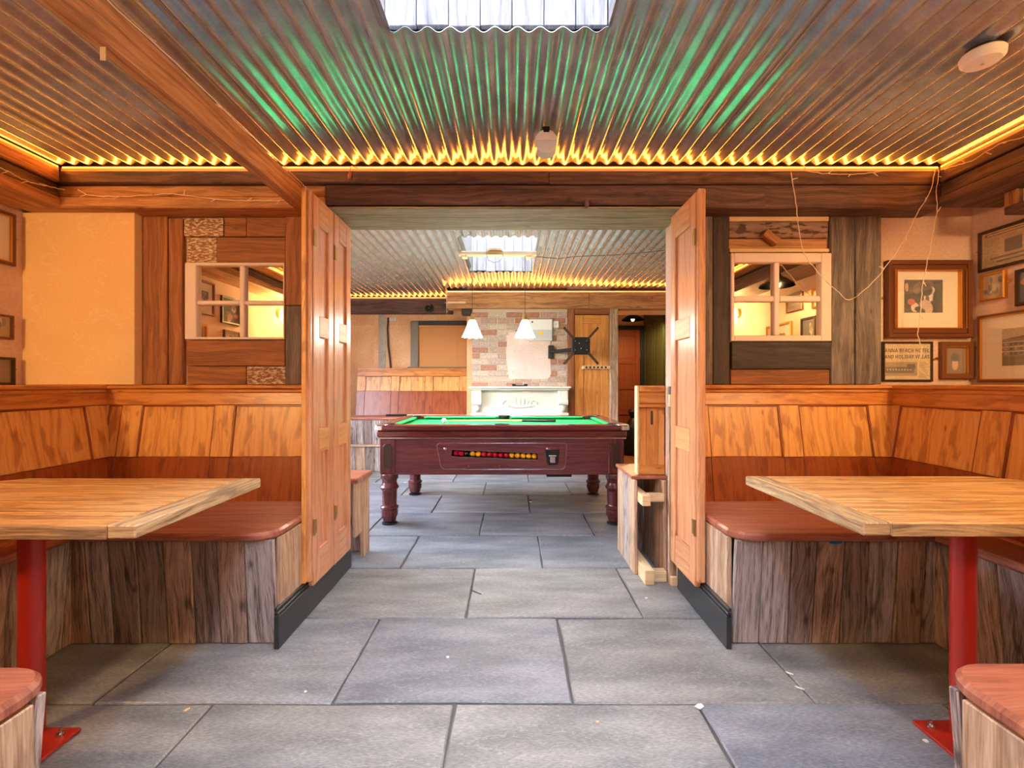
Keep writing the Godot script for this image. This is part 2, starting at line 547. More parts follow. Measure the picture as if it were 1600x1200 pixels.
func build_shell() -> void:
	var pl: Material = M["plaster"]
	var w := setting("wall_left")
	wall_box(w, "plaster", -2.95, -2.75, 0, 2.85, -2.8, 3.0, pl)
	wall_box(w, "plaster", -2.95, -2.75, 0, 2.85, 5.0, 6.7, pl)
	wall_box(w, "plaster", -2.95, -2.75, 0, 0.8, 3.0, 5.0, pl)
	wall_box(w, "plaster", -2.95, -2.75, 2.05, 2.85, 3.0, 5.0, pl)
	# daylight from the left of the pool room, which whitens its floor
	w = setting("window_4")
	for k in 4:
		D(w, "bar", -2.9, -2.86, 0.8, 2.05, 3.0 + k * 0.653, 3.04 + k * 0.653, M["window_paint"], 1, 0.003)
	for k in 3:
		D(w, "bar", -2.9, -2.86, 0.8 + k * 0.605, 0.84 + k * 0.605, 3.04, 4.96, M["window_paint"], 2, 0.003)
	for k in 3:
		for q in 2:
			D(w, "pane", -2.882, -2.878, 0.84 + q * 0.605, 1.405 + q * 0.605, 3.04 + k * 0.653, 3.653 + k * 0.653, M["pane"], 2, 0.0005)
	w = setting("wall_right")
	wall_box(w, "plaster", 2.67, 2.87, 0, 2.85, -2.8, 5.83, pl)
	w = setting("wall_front")
	wall_box(w, "plaster", -2.95, 2.87, 0, 2.85, -2.8, -2.6, pl)
	wall_box(w, "panelling", -2.74, 2.66, 0, 1.1, -2.6, -2.56, M["settle_deep"])
	# roof over everything, open only at the two rooflights
	w = setting("ceiling_roof")
	var rf: Material = M["roof"]
	wall_box(w, "roof_deck", -2.95, -0.45, 2.46, 2.9, -2.8, 8.5, rf)
	wall_box(w, "roof_deck", 0.345, 2.95, 2.46, 2.9, -2.8, 8.5, rf)
	wall_box(w, "roof_deck", -0.45, 0.345, 2.46, 2.9, -2.8, -1.62, rf)
	wall_box(w, "roof_deck", -0.45, 0.345, 2.46, 2.9, 1.53, 3.78, rf)
	wall_box(w, "roof_deck", -0.45, 0.345, 2.46, 2.9, 5.02, 8.5, rf)


func build_floor() -> void:
	var f := setting("floor")
	D(f, "bed", -2.95, 2.9, -0.14, -0.012, -2.8, 8.5, M["joint"], 0, 0.001)
	var odd := [-1.95, -1.077, -0.207, 0.669, 1.55, 2.4]
	var rows := [
		[-2.6, -2.0, [-1.5, -0.6, 0.3, 1.1, 2.0]], [-2.0, -1.4, odd], [-1.4, -0.8, [-1.4, -0.55, 0.35, 1.2, 2.1]], [-0.8, -0.2, [-2.1, -1.2, -0.3, 0.6, 1.5]],
		[-0.2, 0.41, odd], [0.41, 1.01, [-1.6, -0.7, 0.2, 1.05, 1.95]], [1.01, 1.616, odd], [1.616, 2.205, [-2.4, -1.515, -0.65, 0.223, 1.1, 1.98]],
		[2.205, 2.8, [-1.95, -1.09, -0.23, 0.65, 1.5]], [2.8, 3.4, [-1.58, -0.7, 0.194, 1.06, 1.95]], [3.4, 4.0, [-2.0, -1.12, -0.25, 0.63, 1.5]],
		[4.0, 4.63, [-1.6, -0.72, 0.163, 1.05, 1.9]], [4.63, 5.25, [-2.0, -1.15, -0.3, 0.62, 1.5]], [5.25, 5.86, [-1.6, -0.7, 0.2, 1.05, 1.9]], [5.86, 6.5, [-1.9, -1.0, -0.1]],
	]
	for r in rows:
		var xs: Array = [-2.75] + r[2] + [2.67]
		if r[0] > 5.8:
			xs = [-2.75] + r[2] + [1.3]
		for k in xs.size() - 1:
			var gap := rng.randf_range(0.003, 0.006)
			var top := rng.randf_range(-0.003, 0.002)
			var m := MB.new()
			var w: float = xs[k + 1] - xs[k] - gap * 2
			var l: float = r[1] - r[0] - gap * 2
			# an outline that wanders a little, so joints are not ruled
			var pts := PackedVector2Array()
			for e in 4:
				var a := [Vector2(-w, -l), Vector2(w, -l), Vector2(w, l), Vector2(-w, l)][e] as Vector2
				var b := [Vector2(-w, -l), Vector2(w, -l), Vector2(w, l), Vector2(-w, l)][(e + 1) % 4] as Vector2
				for q in 4:
					pts.append(a.lerp(b, q / 4.0) * 0.5 + Vector2(rng.randf_range(-0.003, 0.003), rng.randf_range(-0.003, 0.003)))
			m.plate(pts, -0.05, top, 0.005, 0, Vector2(rng.randf_range(0.34, 0.66) * 1.7 / TU, rng.randf_range(0.22, 0.78) * 1.7 / TV))
			var o := put(m, "flagstone", M["slate_%d" % (rng.randi() % 4)], f, Vector3((xs[k] + xs[k + 1]) * 0.5, 0, -(r[0] + r[1]) * 0.5))
			o.rotation.y = 0.0
	# boards of the passage behind
	for k in 9:
		D(f, "floorboard", 1.3 + k * 0.13, 1.425 + k * 0.13, -0.02, 0.0, 5.87, 8.3, M["hall_floor"], 2, 0.003)


func sheet(p: Node, x0: float, x1: float, d0: float, d1: float, y: float, m: Material) -> void:
	var mb := MB.new()
	var pitch := 0.076
	var amp := 0.0095
	var cnt := int(ceil((x1 - x0) / pitch * 14.0))
	var zc := -(d0 + d1) * 0.5
	var xc := (x0 + x1) * 0.5
	for k in cnt:
		var xa := lerpf(x0, x1, float(k) / cnt)
		var xb := lerpf(x0, x1, float(k + 1) / cnt)
		var ya := amp * sin(TAU * xa / pitch)
		var yb := amp * sin(TAU * xb / pitch)
		var na := Vector3(amp * TAU / pitch * cos(TAU * xa / pitch), -1, 0).normalized()
		var nb := Vector3(amp * TAU / pitch * cos(TAU * xb / pitch), -1, 0).normalized()
		var z0 := -d0 - zc
		var z1 := -d1 - zc
		for side in [0, 1]:
			var o: float = 0.0012 * side
			var a := Vector3(xa - xc, ya + o, z0); var b := Vector3(xb - xc, yb + o, z0)
			var c := Vector3(xb - xc, yb + o, z1); var d := Vector3(xa - xc, ya + o, z1)
			var s := -1.0 if side else 1.0
			mb.tri(a, b, c, na * s, nb * s, nb * s, Vector2(xa, d0), Vector2(xb, d0), Vector2(xb, d1))
			mb.tri(a, c, d, na * s, nb * s, na * s, Vector2(xa, d0), Vector2(xb, d1), Vector2(xa, d1))
		for e in [[z0, 1.0], [z1, -1.0]]:
			mb.quad(Vector3(xa - xc, ya, e[0]), Vector3(xb - xc, yb, e[0]), Vector3(xb - xc, yb + 0.0012, e[0]), Vector3(xa - xc, ya + 0.0012, e[0]), Vector3(0, 0, e[1]))
	put(mb, "corrugated_sheet", m, p, Vector3(xc, y, zc))


func shaft(p: Node, x0: float, x1: float, d0: float, d1: float, y0: float) -> void:
	# timber lining of a rooflight, board by board, and its pane
	var m: Material = M["shaft_board"]
	var n := 7
	for k in n:
		var a := lerpf(x0, x1, float(k) / n)
		var b := lerpf(x0, x1, float(k + 1) / n) - rng.randf_range(0.002, 0.004)
		D(p, "lining_board", a, b, y0 + rng.randf() * 0.01, 3.4, d1, d1 + 0.018 + rng.randf() * 0.003, m, 1, 0.002)
		D(p, "lining_board", a, b, y0, 3.4, d0 - 0.02, d0, m, 1, 0.002)
	var l := d1 - d0
	var c := int(l / 0.6) + 1
	for k in 5:
		for s in [x0 - 0.018, x1]:
			D(p, "lining_board", s, s + 0.018, lerpf(y0, 3.4, k / 5.0) + 0.001, lerpf(y0, 3.4, (k + 1) / 5.0), d0, d1, m, 2, 0.002)
	for s in [[x0 - 0.07, x0 - 0.019, d0 - 0.07, d1 + 0.07], [x1 + 0.019, x1 + 0.07, d0 - 0.07, d1 + 0.07], [x0 - 0.019, x1 + 0.019, d0 - 0.07, d0 - 0.021], [x0 - 0.019, x1 + 0.019, d1 + 0.022, d1 + 0.07]]:
		D(p, "kerb", s[0], s[1], 2.9, 3.4, s[2], s[3], M["roof"], 1, 0.002)
	for k in c + 1:
		var dd := lerpf(d0 - 0.01, d1 - 0.02, float(k) / c)
		D(p, "glazing_bar", x0 - 0.02, x1 + 0.02, 3.4, 3.43, dd, dd + 0.03, m, 0, 0.002)
	for k in c:
		D(p, "roof_pane", x0 - 0.02, x1 + 0.02, 3.43, 3.434, lerpf(d0, d1, float(k) / c), lerpf(d0, d1, float(k + 1) / c), M["pane"], 0, 0.0005)


func build_ceilings() -> void:
	var c := setting("ceiling")
	var g: Material = M["galvanised"]
	var xs := [-2.75, -2.482, -1.798, -1.114, -0.43, 0.33, 1.014, 1.698, 2.382, 2.67]
	for k in xs.size() - 1:
		var y := 2.345 + (0.0022 if k % 2 else 0.0)
		if k == 4:
			sheet(c, xs[k], xs[k + 1], 1.51, 2.432, y, g)
			sheet(c, xs[k], xs[k + 1], -2.6, -1.6, y, g)
		else:
			sheet(c, xs[k], xs[k + 1] + 0.02, -2.6, 2.432, y, g)
	shaft(c, -0.43, 0.325, -1.6, 1.512, 2.352)
	c = setting("ceiling_pool_room")
	xs = [-2.75, -2.57, -1.88, -1.18, -0.49, 0.222, 0.91, 1.59, 2.28, 2.67]
	for k in xs.size() - 1:
		var y := 2.4 + (0.0022 if k % 2 else 0.0)
		var far := 6.44 if xs[k + 1] < -0.85 else 5.83
		if k == 4:
			sheet(c, xs[k], xs[k + 1], 2.8, 3.8, y, g)
			sheet(c, xs[k], xs[k + 1], 5.0, far, y, g)
		elif k == 3:
			sheet(c, xs[k], -0.86, 2.8, 6.44, y, g)
			sheet(c, -0.86, xs[k + 1] + 0.02, 2.8, far, y, g)
		else:
			sheet(c, xs[k], xs[k + 1] + 0.02, 2.8, far, y, g)
	shaft(c, -0.488, 0.22, 3.8, 5.0, 2.408)


func build_beams() -> void:
	var b: Material = M["beam"]
	var t := setting("trim_1")
	t.set_meta("label", "dark brown beam of stacked timbers over the wide opening")
	D(t, "upper_timber", -2.7, 0.2, 2.243, 2.309, 2.436, 2.8, b, 0, 0.006)
	D(t, "upper_timber", 0.2, 2.34, 2.24, 2.307, 2.438, 2.8, b, 0, 0.006)
	D(t, "lower_timber", -1.02, 2.36, 2.112, 2.238, 2.446, 2.6, b, 0, 0.006)
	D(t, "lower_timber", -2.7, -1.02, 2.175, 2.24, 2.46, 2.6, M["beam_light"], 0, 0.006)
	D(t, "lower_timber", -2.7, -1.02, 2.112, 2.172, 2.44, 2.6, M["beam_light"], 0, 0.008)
	D(t, "ledge_batten", -2.46, 2.33, 2.309, 2.331, 2.44, 2.47, M["pale_wood"], 0, 0.002)
	D(t, "nail_block", 0.395, 0.418, 2.112, 2.15, 2.43, 2.446, b, 1, 0.002)
	for k in 2:
		D(t, "soffit_board", -1.03, 0.95, 2.108 + 0.003 * k, 2.13, [2.446, 2.585][k], [2.58, 2.8][k], M["soffit"], 0, 0.004)
	for s in [[-2.75, -2.457, "trim_2"], [2.322, 2.67, "trim_3"]]:
		t = setting(s[2])
		var left: bool = s[0] < 0.0
		t.set_meta("label", "timber beam along the %s wall under the tin ceiling" % ("left" if left else "right"))
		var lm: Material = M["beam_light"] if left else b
		var o := 0.02
		var x0: float = s[0]
		var x1: float = s[1]
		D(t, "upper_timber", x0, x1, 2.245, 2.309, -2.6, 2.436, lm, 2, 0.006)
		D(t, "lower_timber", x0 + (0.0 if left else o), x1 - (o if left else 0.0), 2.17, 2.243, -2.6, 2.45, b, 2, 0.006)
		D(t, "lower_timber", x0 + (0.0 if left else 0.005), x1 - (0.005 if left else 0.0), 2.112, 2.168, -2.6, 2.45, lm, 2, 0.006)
		var e := x1 if left else x0
		D(t, "ledge_batten", e - (0.035 if left else -0.005), e - (0.005 if left else -0.035), 2.309, 2.331, -2.6, 2.436, M["pale_wood"], 2, 0.002)
	# the light joist that runs below the tin from the front to the beam
	t = setting("trim_4")
	t.set_meta("label", "orange brown joist hung below the tin ceiling at left")
	D(t, "joist", -1.158, -1.104, 2.083, 2.196, -2.6, 2.452, M["beam_light"], 2, 0.003)
	for d in [-2.0, 0.4]:
		D(t, "hanger", -1.14, -1.12, 2.19, 2.345, d, d + 0.03, M["steel"], 1, 0.002)


func peg_board(p: Node, x0: float, x1: float, y0: float, y1: float, m: String, d := 2.6, th := 0.026, g := -1) -> MeshInstance3D:
	return D(p, "board", x0 + 0.0015, x1 - 0.0015, y0 + 0.0015, y1 - 0.0015, d - th - rng.randf() * 0.005, d, M[m], g, 0.003)


func mirror_window(called: String, x0: float, x1: float, y0: float, y1: float, gx0: float, gx1: float, gm0: float, gm1: float, gy0: float, gy1: float, gt0: float, gt1: float) -> void:
	var w := setting(called)
	w.set_meta("label", "small four-pane mirrored window in a pale painted frame")
	var m: Material = M["window_paint"]
	var d0 := 2.56
	D(w, "stile", x0, gx0, y0, y1, d0, 2.6, m, 1, 0.004)
	D(w, "stile", gx1, x1, y0, y1, d0, 2.6, m, 1, 0.004)
	D(w, "rail", gx0, gx1, y0, gy0, d0, 2.6, m, 0, 0.004)
	D(w, "rail", gx0, gx1, gy1, y1, d0, 2.6, m, 0, 0.004)
	D(w, "glazing_bar", gm0, gm1, gy0, gy1, d0 + 0.004, 2.6, m, 1, 0.005)
	D(w, "glazing_bar", gx0, gm0, gt0, gt1, d0 + 0.004, 2.6, m, 0, 0.005)
	D(w, "glazing_bar", gm1, gx1, gt0, gt1, d0 + 0.004, 2.6, m, 0, 0.005)
	for a in [[gx0, gm0], [gm1, gx1]]:
		for b in [[gy0, gt0], [gt1, gy1]]:
			D(w, "mirror_pane", a[0], a[1], b[0], b[1], 2.585, 2.589, M["mirror"], 0, 0.0008)


func build_partition() -> void:
	var w := setting("wall_back")
	w.set_meta("label", "timber and plaster partition between the two rooms")
	var core: Material = M["plaster"]
	wall_box(w, "core", -2.75, -1.04, 0, 2.85, 2.6, 2.8, core)
	wall_box(w, "core", 0.96, 2.67, 0, 2.85, 2.6, 2.8, core)
	wall_box(w, "core", -1.04, 0.96, 2.13, 2.85, 2.6, 2.8, core)
	wall_box(w, "pier", -2.75, -2.12, 1.146, 2.112, 2.515, 2.6, M["plaster_pier"])
	# left: two uprights, patched cross boards, window, upright at the door
	peg_board(w, -2.12, -1.975, 1.146, 2.112, "timber_brown", 2.6, 0.03)
	peg_board(w, -1.975, -1.892, 1.146, 2.105, "timber_brown", 2.6, 0.022)
	peg_board(w, -1.888, -1.66, 1.998, 2.108, "flaked", 2.6, 0.02, 0)
	peg_board(w, -1.66, -1.53, 1.998, 2.112, "timber_brown", 2.6, 0.016, 0)
	peg_board(w, -1.53, -1.302, 1.998, 2.112, "timber_brown", 2.6, 0.02, 0)
	peg_board(w, -1.872, -1.70, 1.847, 1.996, "flaked", 2.6, 0.018, 0)
	peg_board(w, -1.70, -1.302, 1.847, 1.996, "timber_brown", 2.6, 0.021, 0)
	peg_board(w, -1.872, -1.302, 1.253, 1.403, "timber_brown", 2.6, 0.024, 0)
	peg_board(w, -1.872, -1.53, 1.146, 1.253, "timber_brown", 2.6, 0.018, 0)
	peg_board(w, -1.53, -1.302, 1.146, 1.253, "flaked", 2.6, 0.018, 0)
	peg_board(w, -1.302, -1.16, 1.6, 2.112, "timber_brown", 2.6, 0.028, 1)
	peg_board(w, -1.302, -1.16, 1.146, 1.6, "timber", 2.6, 0.026, 1)
	peg_board(w, -1.16, -1.04, 1.146, 2.112, "timber_brown", 2.6, 0.03, 1)
	mirror_window("window_1", -1.872, -1.302, 1.405, 1.845, -1.806, -1.308, -1.561, -1.531, 1.418, 1.828, 1.604, 1.628)
	# right: dark upright, strips and boards, window, two grey posts
	peg_board(w, 0.96, 1.152, 1.146, 2.112, "timber", 2.6, 0.03, 1)
	peg_board(w, 1.152, 1.246, 1.146, 2.112, "timber_dark", 2.6, 0.028, 1)
	peg_board(w, 1.246, 1.82, 2.118 - 0.034, 2.112, "pale_wood", 2.6, 0.03, 0)
	peg_board(w, 1.246, 1.82, 1.99, 2.084, "flaked_dark", 2.6, 0.02, 0)
	peg_board(w, 1.246, 1.82, 1.928, 1.99, "beam_light", 2.6, 0.012, 0)
	peg_board(w, 1.246, 1.82, 1.905, 1.928, "pale_wood", 2.6, 0.03, 0)
	peg_board(w, 1.26, 1.835, 1.235, 1.393, "timber_dark", 2.6, 0.026, 0)
	peg_board(w, 1.26, 1.835, 1.146, 1.235, "timber_brown", 2.6, 0.018, 0)
	peg_board(w, 1.83, 1.965, 1.146, 2.112, "timber", 2.6, 0.03, 1)
	peg_board(w, 1.965, 2.112, 1.146, 2.112, "timber", 2.6, 0.036, 1)
	D(w, "loose_block", 1.43, 1.53, 1.965, 2.01, 2.545, 2.582, M["beam_light"], 0, 0.004, Vector3(0, 0, -36))
	mirror_window("window_2", 1.252, 1.828, 1.395, 1.9, 1.272, 1.768, 1.5, 1.532, 1.428, 1.846, 1.622, 1.655)


func leaf(p: Node, side: float, d0: float, d1: float, y0: float, y1: float, xf: float) -> void:
	# one narrow panelled leaf lying along the reveal; its face looks to the middle of the opening
	var m: Material = M["door_wood"]
	var th := 0.028
	var f := func(called: String, a0: float, a1: float, b0: float, b1: float, c0: float, c1: float, mm: Material, g: int, bev: float) -> MeshInstance3D:
		var xa := xf - side * c0
		var xb := xf - side * c1
		return D(p, called, minf(xa, xb), maxf(xa, xb), b0, b1, a0, a1, mm, g, bev)
	var sw := 0.068
	f.call("stile", d0, d0 + sw, y0, y1, 0.0, th, m, 1, 0.004)
	f.call("stile", d1 - sw, d1, y0, y1, 0.0, th, m, 1, 0.004)
	var a := d0 + sw
	var b := d1 - sw
	for r in [[y1 - 0.14, y1, m], [1.39, 1.5, M["door_patch"]], [0.8, 0.92, M["door_patch"]], [y0, 0.31, m]]:
		f.call("rail", a, b, r[0], r[1], 0.0, th, r[2], 2, 0.003)
	for r in [[1.5, y1 - 0.14], [0.92, 1.39], [0.31, 0.8]]:
		f.call("panel", a, b, r[0], r[1], 0.012, th - 0.004, m, 1, 0.002)
	for y in [1.84, 0.4]:
		var h: MeshInstance3D = f.call("hinge", d0 + 0.004, d0 + 0.034, y, y + 0.075, -0.0025, 0.01, M["brass"], 1, 0.001)
		var mb := MB.new()
		mb.tube([Vector3(0, -0.04, 0), Vector3(0, 0.04, 0)], 0.005, 8)
		put(mb, "hinge_pin", M["brass"], h, org[h] + Vector3(side * 0.006, 0, 0.018))


func build_doors() -> void:
	var d := setting("door_1")
	d.set_meta("label", "pair of folded varnished panel leaves on the left of the opening")
	leaf(d, 1.0, 2.225, 2.473, 0.146, 2.1, -0.985)
	leaf(d, 1.0, 2.48, 2.73, 0.146, 2.1, -0.982)
	D(d, "frame_post", -1.031, -0.99, 0.174, 2.108, 2.2, 2.222, M["door_wood"], 1, 0.006)
	D(d, "frame_bead", -1.029, -1.008, 0.174, 2.108, 2.186, 2.2, M["settle"], 1, 0.006)
	d = setting("door_2")
	d.set_meta("label", "varnished panel leaf with brass hinges on the right of the opening")
	leaf(d, -1.0, 2.215, 2.555, 0.146, 2.1, 0.905)
	D(d, "frame_post", 0.91, 0.948, 0.174, 2.108, 2.19, 2.212, M["door_wood"], 1, 0.006)
	# black skirting along both ends of the partition
	for s in [[-1.01, 1.94, 2.82, "baseboard_left"], [0.93, 1.94, 2.52, "baseboard_right"]]:
		var t := setting(s[3])
		t.set_meta("label", "black painted moulded skirting at the %s of the opening" % ("left" if s[0] < 0.0 else "right"))
		var g := -signf(s[0])
		var x: float = s[0]
		var m: Material = M["black_paint"]
		D(t, "board", minf(x, x - g * 0.022), maxf(x, x - g * 0.022), 0.0, 0.142, s[1], s[2], m, 2, 0.002)
		D(t, "moulding", minf(x - g * 0.006, x - g * 0.024), maxf(x - g * 0.006, x - g * 0.024), 0.142, 0.156, s[1] + 0.004, s[2], m, 2, 0.006)
		D(t, "moulding", minf(x - g * 0.012, x - g * 0.026), maxf(x - g * 0.012, x - g * 0.026), 0.156, 0.172, s[1] + 0.008, s[2], m, 2, 0.005)


# A fitted settle in its own coordinates: x along its length, z towards the sitter, the top of its back at z = 0.
# o: L, sx0/sx1 seat reach, bx0/bx1 front boards, front (seat edge), panels [[x0, x1], ...], end (-1, 0, 1: free end with a rounded corner), seat_y, top
func settle(t: Node3D, o: Dictionary) -> void:
	var L: float = o.L
	var top: float = o.get("top", 1.145)
	var sy: float = o.get("seat_y", 0.507)
	var fr: float = o.front
	var lean := 0.105
	var ang := rad_to_deg(atan2(lean, top - sy))
	var zat := func(y: float) -> float: return lean * (top - y) / (top - sy)
	var lb := func(name_: String, x0: float, x1: float, y0: float, y1: float, off: float, th: float, m: Material, g: int, bev: float) -> MeshInstance3D:
		var yc := (y0 + y1) * 0.5
		var k := B(t, name_, x0, x1, y0, y1, -th * 0.5, th * 0.5, m, g, bev, Vector3(-ang, 0, 0))
		k.position = Vector3((x0 + x1) * 0.5, yc, zat.call(yc) - off)
		return k
	if o.get("back", true):
		var bx: float = o.get("back0", 0.0)
		# cap, frieze, stiles and panels, darker boards below
		lb.call("back_board", bx, L, sy - 0.03, top - 0.03, 0.024, 0.008, M["settle_deep"], 1, 0.001)
		B(t, "cap", bx, L, top - 0.022, top, -float(o.get("cap", 0.03)), 0.034, M["settle_rail"], 0, 0.008)
		B(t, "cap_moulding", bx, L, top - 0.045, top - 0.022, -0.02, 0.018, M["settle_rail"], 0, 0.008)
		var y1 := top - 0.115
		var y0: float = o.get("low", 0.74)
		lb.call("frieze", bx, L, y1, top - 0.045, 0.01, 0.026, M["settle_rail"], 0, 0.003)
		var edges: Array = [bx]
		for p in o.panels:
			lb.call("panel", p[0], p[1], y0, y1, 0.02, 0.014, M["settle"], 1, 0.004)
			for q in 2:
				var ex: float = p[q]
				lb.call("panel_bead", ex if q == 0 else ex - 0.008, ex + 0.008 if q == 0 else ex, y0, y1, 0.012, 0.014, M["settle_deep"], 1, 0.003)
			lb.call("panel_bead", p[0], p[1], y1 - 0.008, y1, 0.012, 0.014, M["settle_deep"], 0, 0.003)
			edges.append_array([p[0], p[1]])
		edges.append(L)
		for k in edges.size() / 2:
			if edges[k * 2 + 1] - edges[k * 2] > 0.012:
				lb.call("stile", edges[k * 2], edges[k * 2 + 1], y0, y1, 0.012, 0.02, M["settle"], 1, 0.002)
		for k in edges.size() - 1:
			if edges[k + 1] - edges[k] > 0.012:
				lb.call("lower_board", edges[k] + 0.001, edges[k + 1] - 0.001, sy - 0.03, y0, 0.013, 0.02, M["settle_deep"], 1, 0.002)
	# seat plank with a rounded free corner
	var s0: float = o.get("sx0", 0.0)
	var s1: float = o.get("sx1", L)
	var pts := PackedVector2Array()
	var r := 0.1
	var e: int = o.get("end", 0)
	pts.append(Vector2(s0, lean - 0.01))
	pts.append(Vector2(s1, lean - 0.01))
	if e > 0:
		for k in 7:
			pts.append(Vector2(s1 - r + sin((90 - k * 15.0) * PI / 180) * r, fr - r + cos((90 - k * 15.0) * PI / 180) * r))
	else:
		pts.append(Vector2(s1, fr))
	if e < 0:
		for k in 7:
			pts.append(Vector2(s0 + r - sin(k * 15.0 * PI / 180) * r, fr - r + cos(k * 15.0 * PI / 180) * r))
	else:
		pts.append(Vector2(s0, fr))
	var mb := MB.new()
	mb.plate(pts, sy - 0.036, sy, 0.01, 0, Vector2(rng.randf(), rng.randf()))
	put(mb, "seat", M["seat"], t)
	# front of upright reclaimed boards, leaning in at the foot
	var b0: float = o.get("bx0", s0)
	var b1: float = o.get("bx1", s1)
	var mats := ["rustic", "rustic_dark", "rustic_red", "rustic"]
	var x := b0
	var set_back := 0.04
	var ft := rad_to_deg(atan2(set_back, sy))
	while x < b1 - 0.03:
		var w := minf(rng.randf_range(0.095, 0.13), b1 - x)
		if b1 - x - w < 0.04:
			w = b1 - x
		var k := B(t, "front_board", x + 0.0022, x + w - 0.0022, 0.002, sy - 0.037, -0.011, 0.011, M[mats[rng.randi() % 4]], 1, 0.003, Vector3(ft, 0, 0))
		k.position.z = fr - 0.045 - set_back * 0.5 + 0.01 + rng.randf_range(-0.004, 0.004)
		for ny in [0.03, sy - 0.065]:
			for nx in [0.28, 0.72]:
				var nm := MB.new()
				nm.lathe([Vector2(0, 0.0015), Vector2(0.003, 0.001), Vector2(0.0035, -0.001)], 8, Vector3.ZERO, Basis(Vector3.RIGHT, PI / 2))
				put(nm, "nail", M["black_metal"], t, Vector3(x + nx * w, ny, k.position.z + 0.0105 + (ny - sy * 0.5) * set_back / sy))
		x += w
	# boards across the free end
	if e != 0:
		var xe := (s1 - 0.012) if e > 0 else (s0 + 0.012)
		var z := lean - 0.06 + float(o.get("end_gap", 0.0))
		while z < fr - 0.08:
			var w := minf(rng.randf_range(0.1, 0.15), fr - 0.07 - z)
			B(t, "end_board", xe - 0.011, xe + 0.011, 0.002, sy - 0.037, z + 0.001, z + w - 0.001, M["rustic_pale"], 1, 0.003)
			z += w


func run(f: Node3D, called: String, at: Vector3, turn: float) -> Node3D:
	var o := Node3D.new()
	o.name = called
	f.add_child(o, true)
	o.position = at
	o.rotation_degrees.y = turn
	return o


func build_booths() -> void:
	var f := turned("corner_settle", "varnished panelled corner settle in the left booth under the pale pier", "bench", Vector3(-2.31, 0, -2.56))
	settle(run(f, "back_run", Vector3.ZERO, 0), {"L": 1.282, "front": 0.64, "end": 1, "bx0": 0.35, "bx1": 1.27, "panels": [[0.02, 0.1], [0.21, 0.626], [0.734, 1.15]], "cap": 0.035})
	settle(run(f, "side_run", Vector3(-0.008, 0, 1.94), 90), {"L": 1.935, "front": 0.43, "bx1": 1.4, "sx1": 1.31, "panels": [[0.1, 0.55], [0.67, 1.12], [1.24, 1.8]], "cap": 0.43})
	f = turned("corner_settle", "varnished panelled corner settle in the right booth under the framed pictures", "bench", Vector3(0.955, 0, -2.56))
	settle(run(f, "back_run", Vector3.ZERO, 0), {"L": 1.215, "front": 0.64, "end": -1, "bx0": 0.02, "bx1": 0.95, "panels": [[0.155, 0.563], [0.671, 1.069]], "cap": 0.035})
	settle(run(f, "side_run", Vector3(1.223, 0, 0.0), -90), {"L": 1.94, "front": 0.365, "bx0": 0.53, "sx0": 0.63, "panels": [[0.06, 0.5], [0.62, 1.08], [1.2, 1.7]], "cap": 0.49})
	f = turned("booth_bench", "near bench end with rounded seat corner at the bottom left", "bench", Vector3(-1.015, 0, -0.385), 180)
	settle(f, {"L": 1.28, "front": 0.64, "end": -1, "bx0": 0.015, "bx1": 0.86, "sx1": 0.86, "panels": [[0.1, 0.5], [0.62, 1.1]]})
	f = turned("booth_bench", "near bench end with rounded seat corner at the bottom right", "bench", Vector3(2.15, 0, -0.4), 180)
	settle(f, {"L": 1.18, "front": 0.64, "end": 1, "bx0": 0.35, "bx1": 1.165, "sx0": 0.35, "panels": [[0.1, 0.5], [0.62, 1.1]]})
	booth_table("heavy plank table with red pedestal in the left booth", -1.035, -2.08, 1.23, 1.848, -1.565, 1.46, [-1.73, -1.428], [1.19, 1.487])
	booth_table("heavy plank table with red pedestal in the right booth", 0.985, 2.06, 1.255, 1.892, 1.465, 1.455, [1.355, 1.66], [1.22, 1.52])


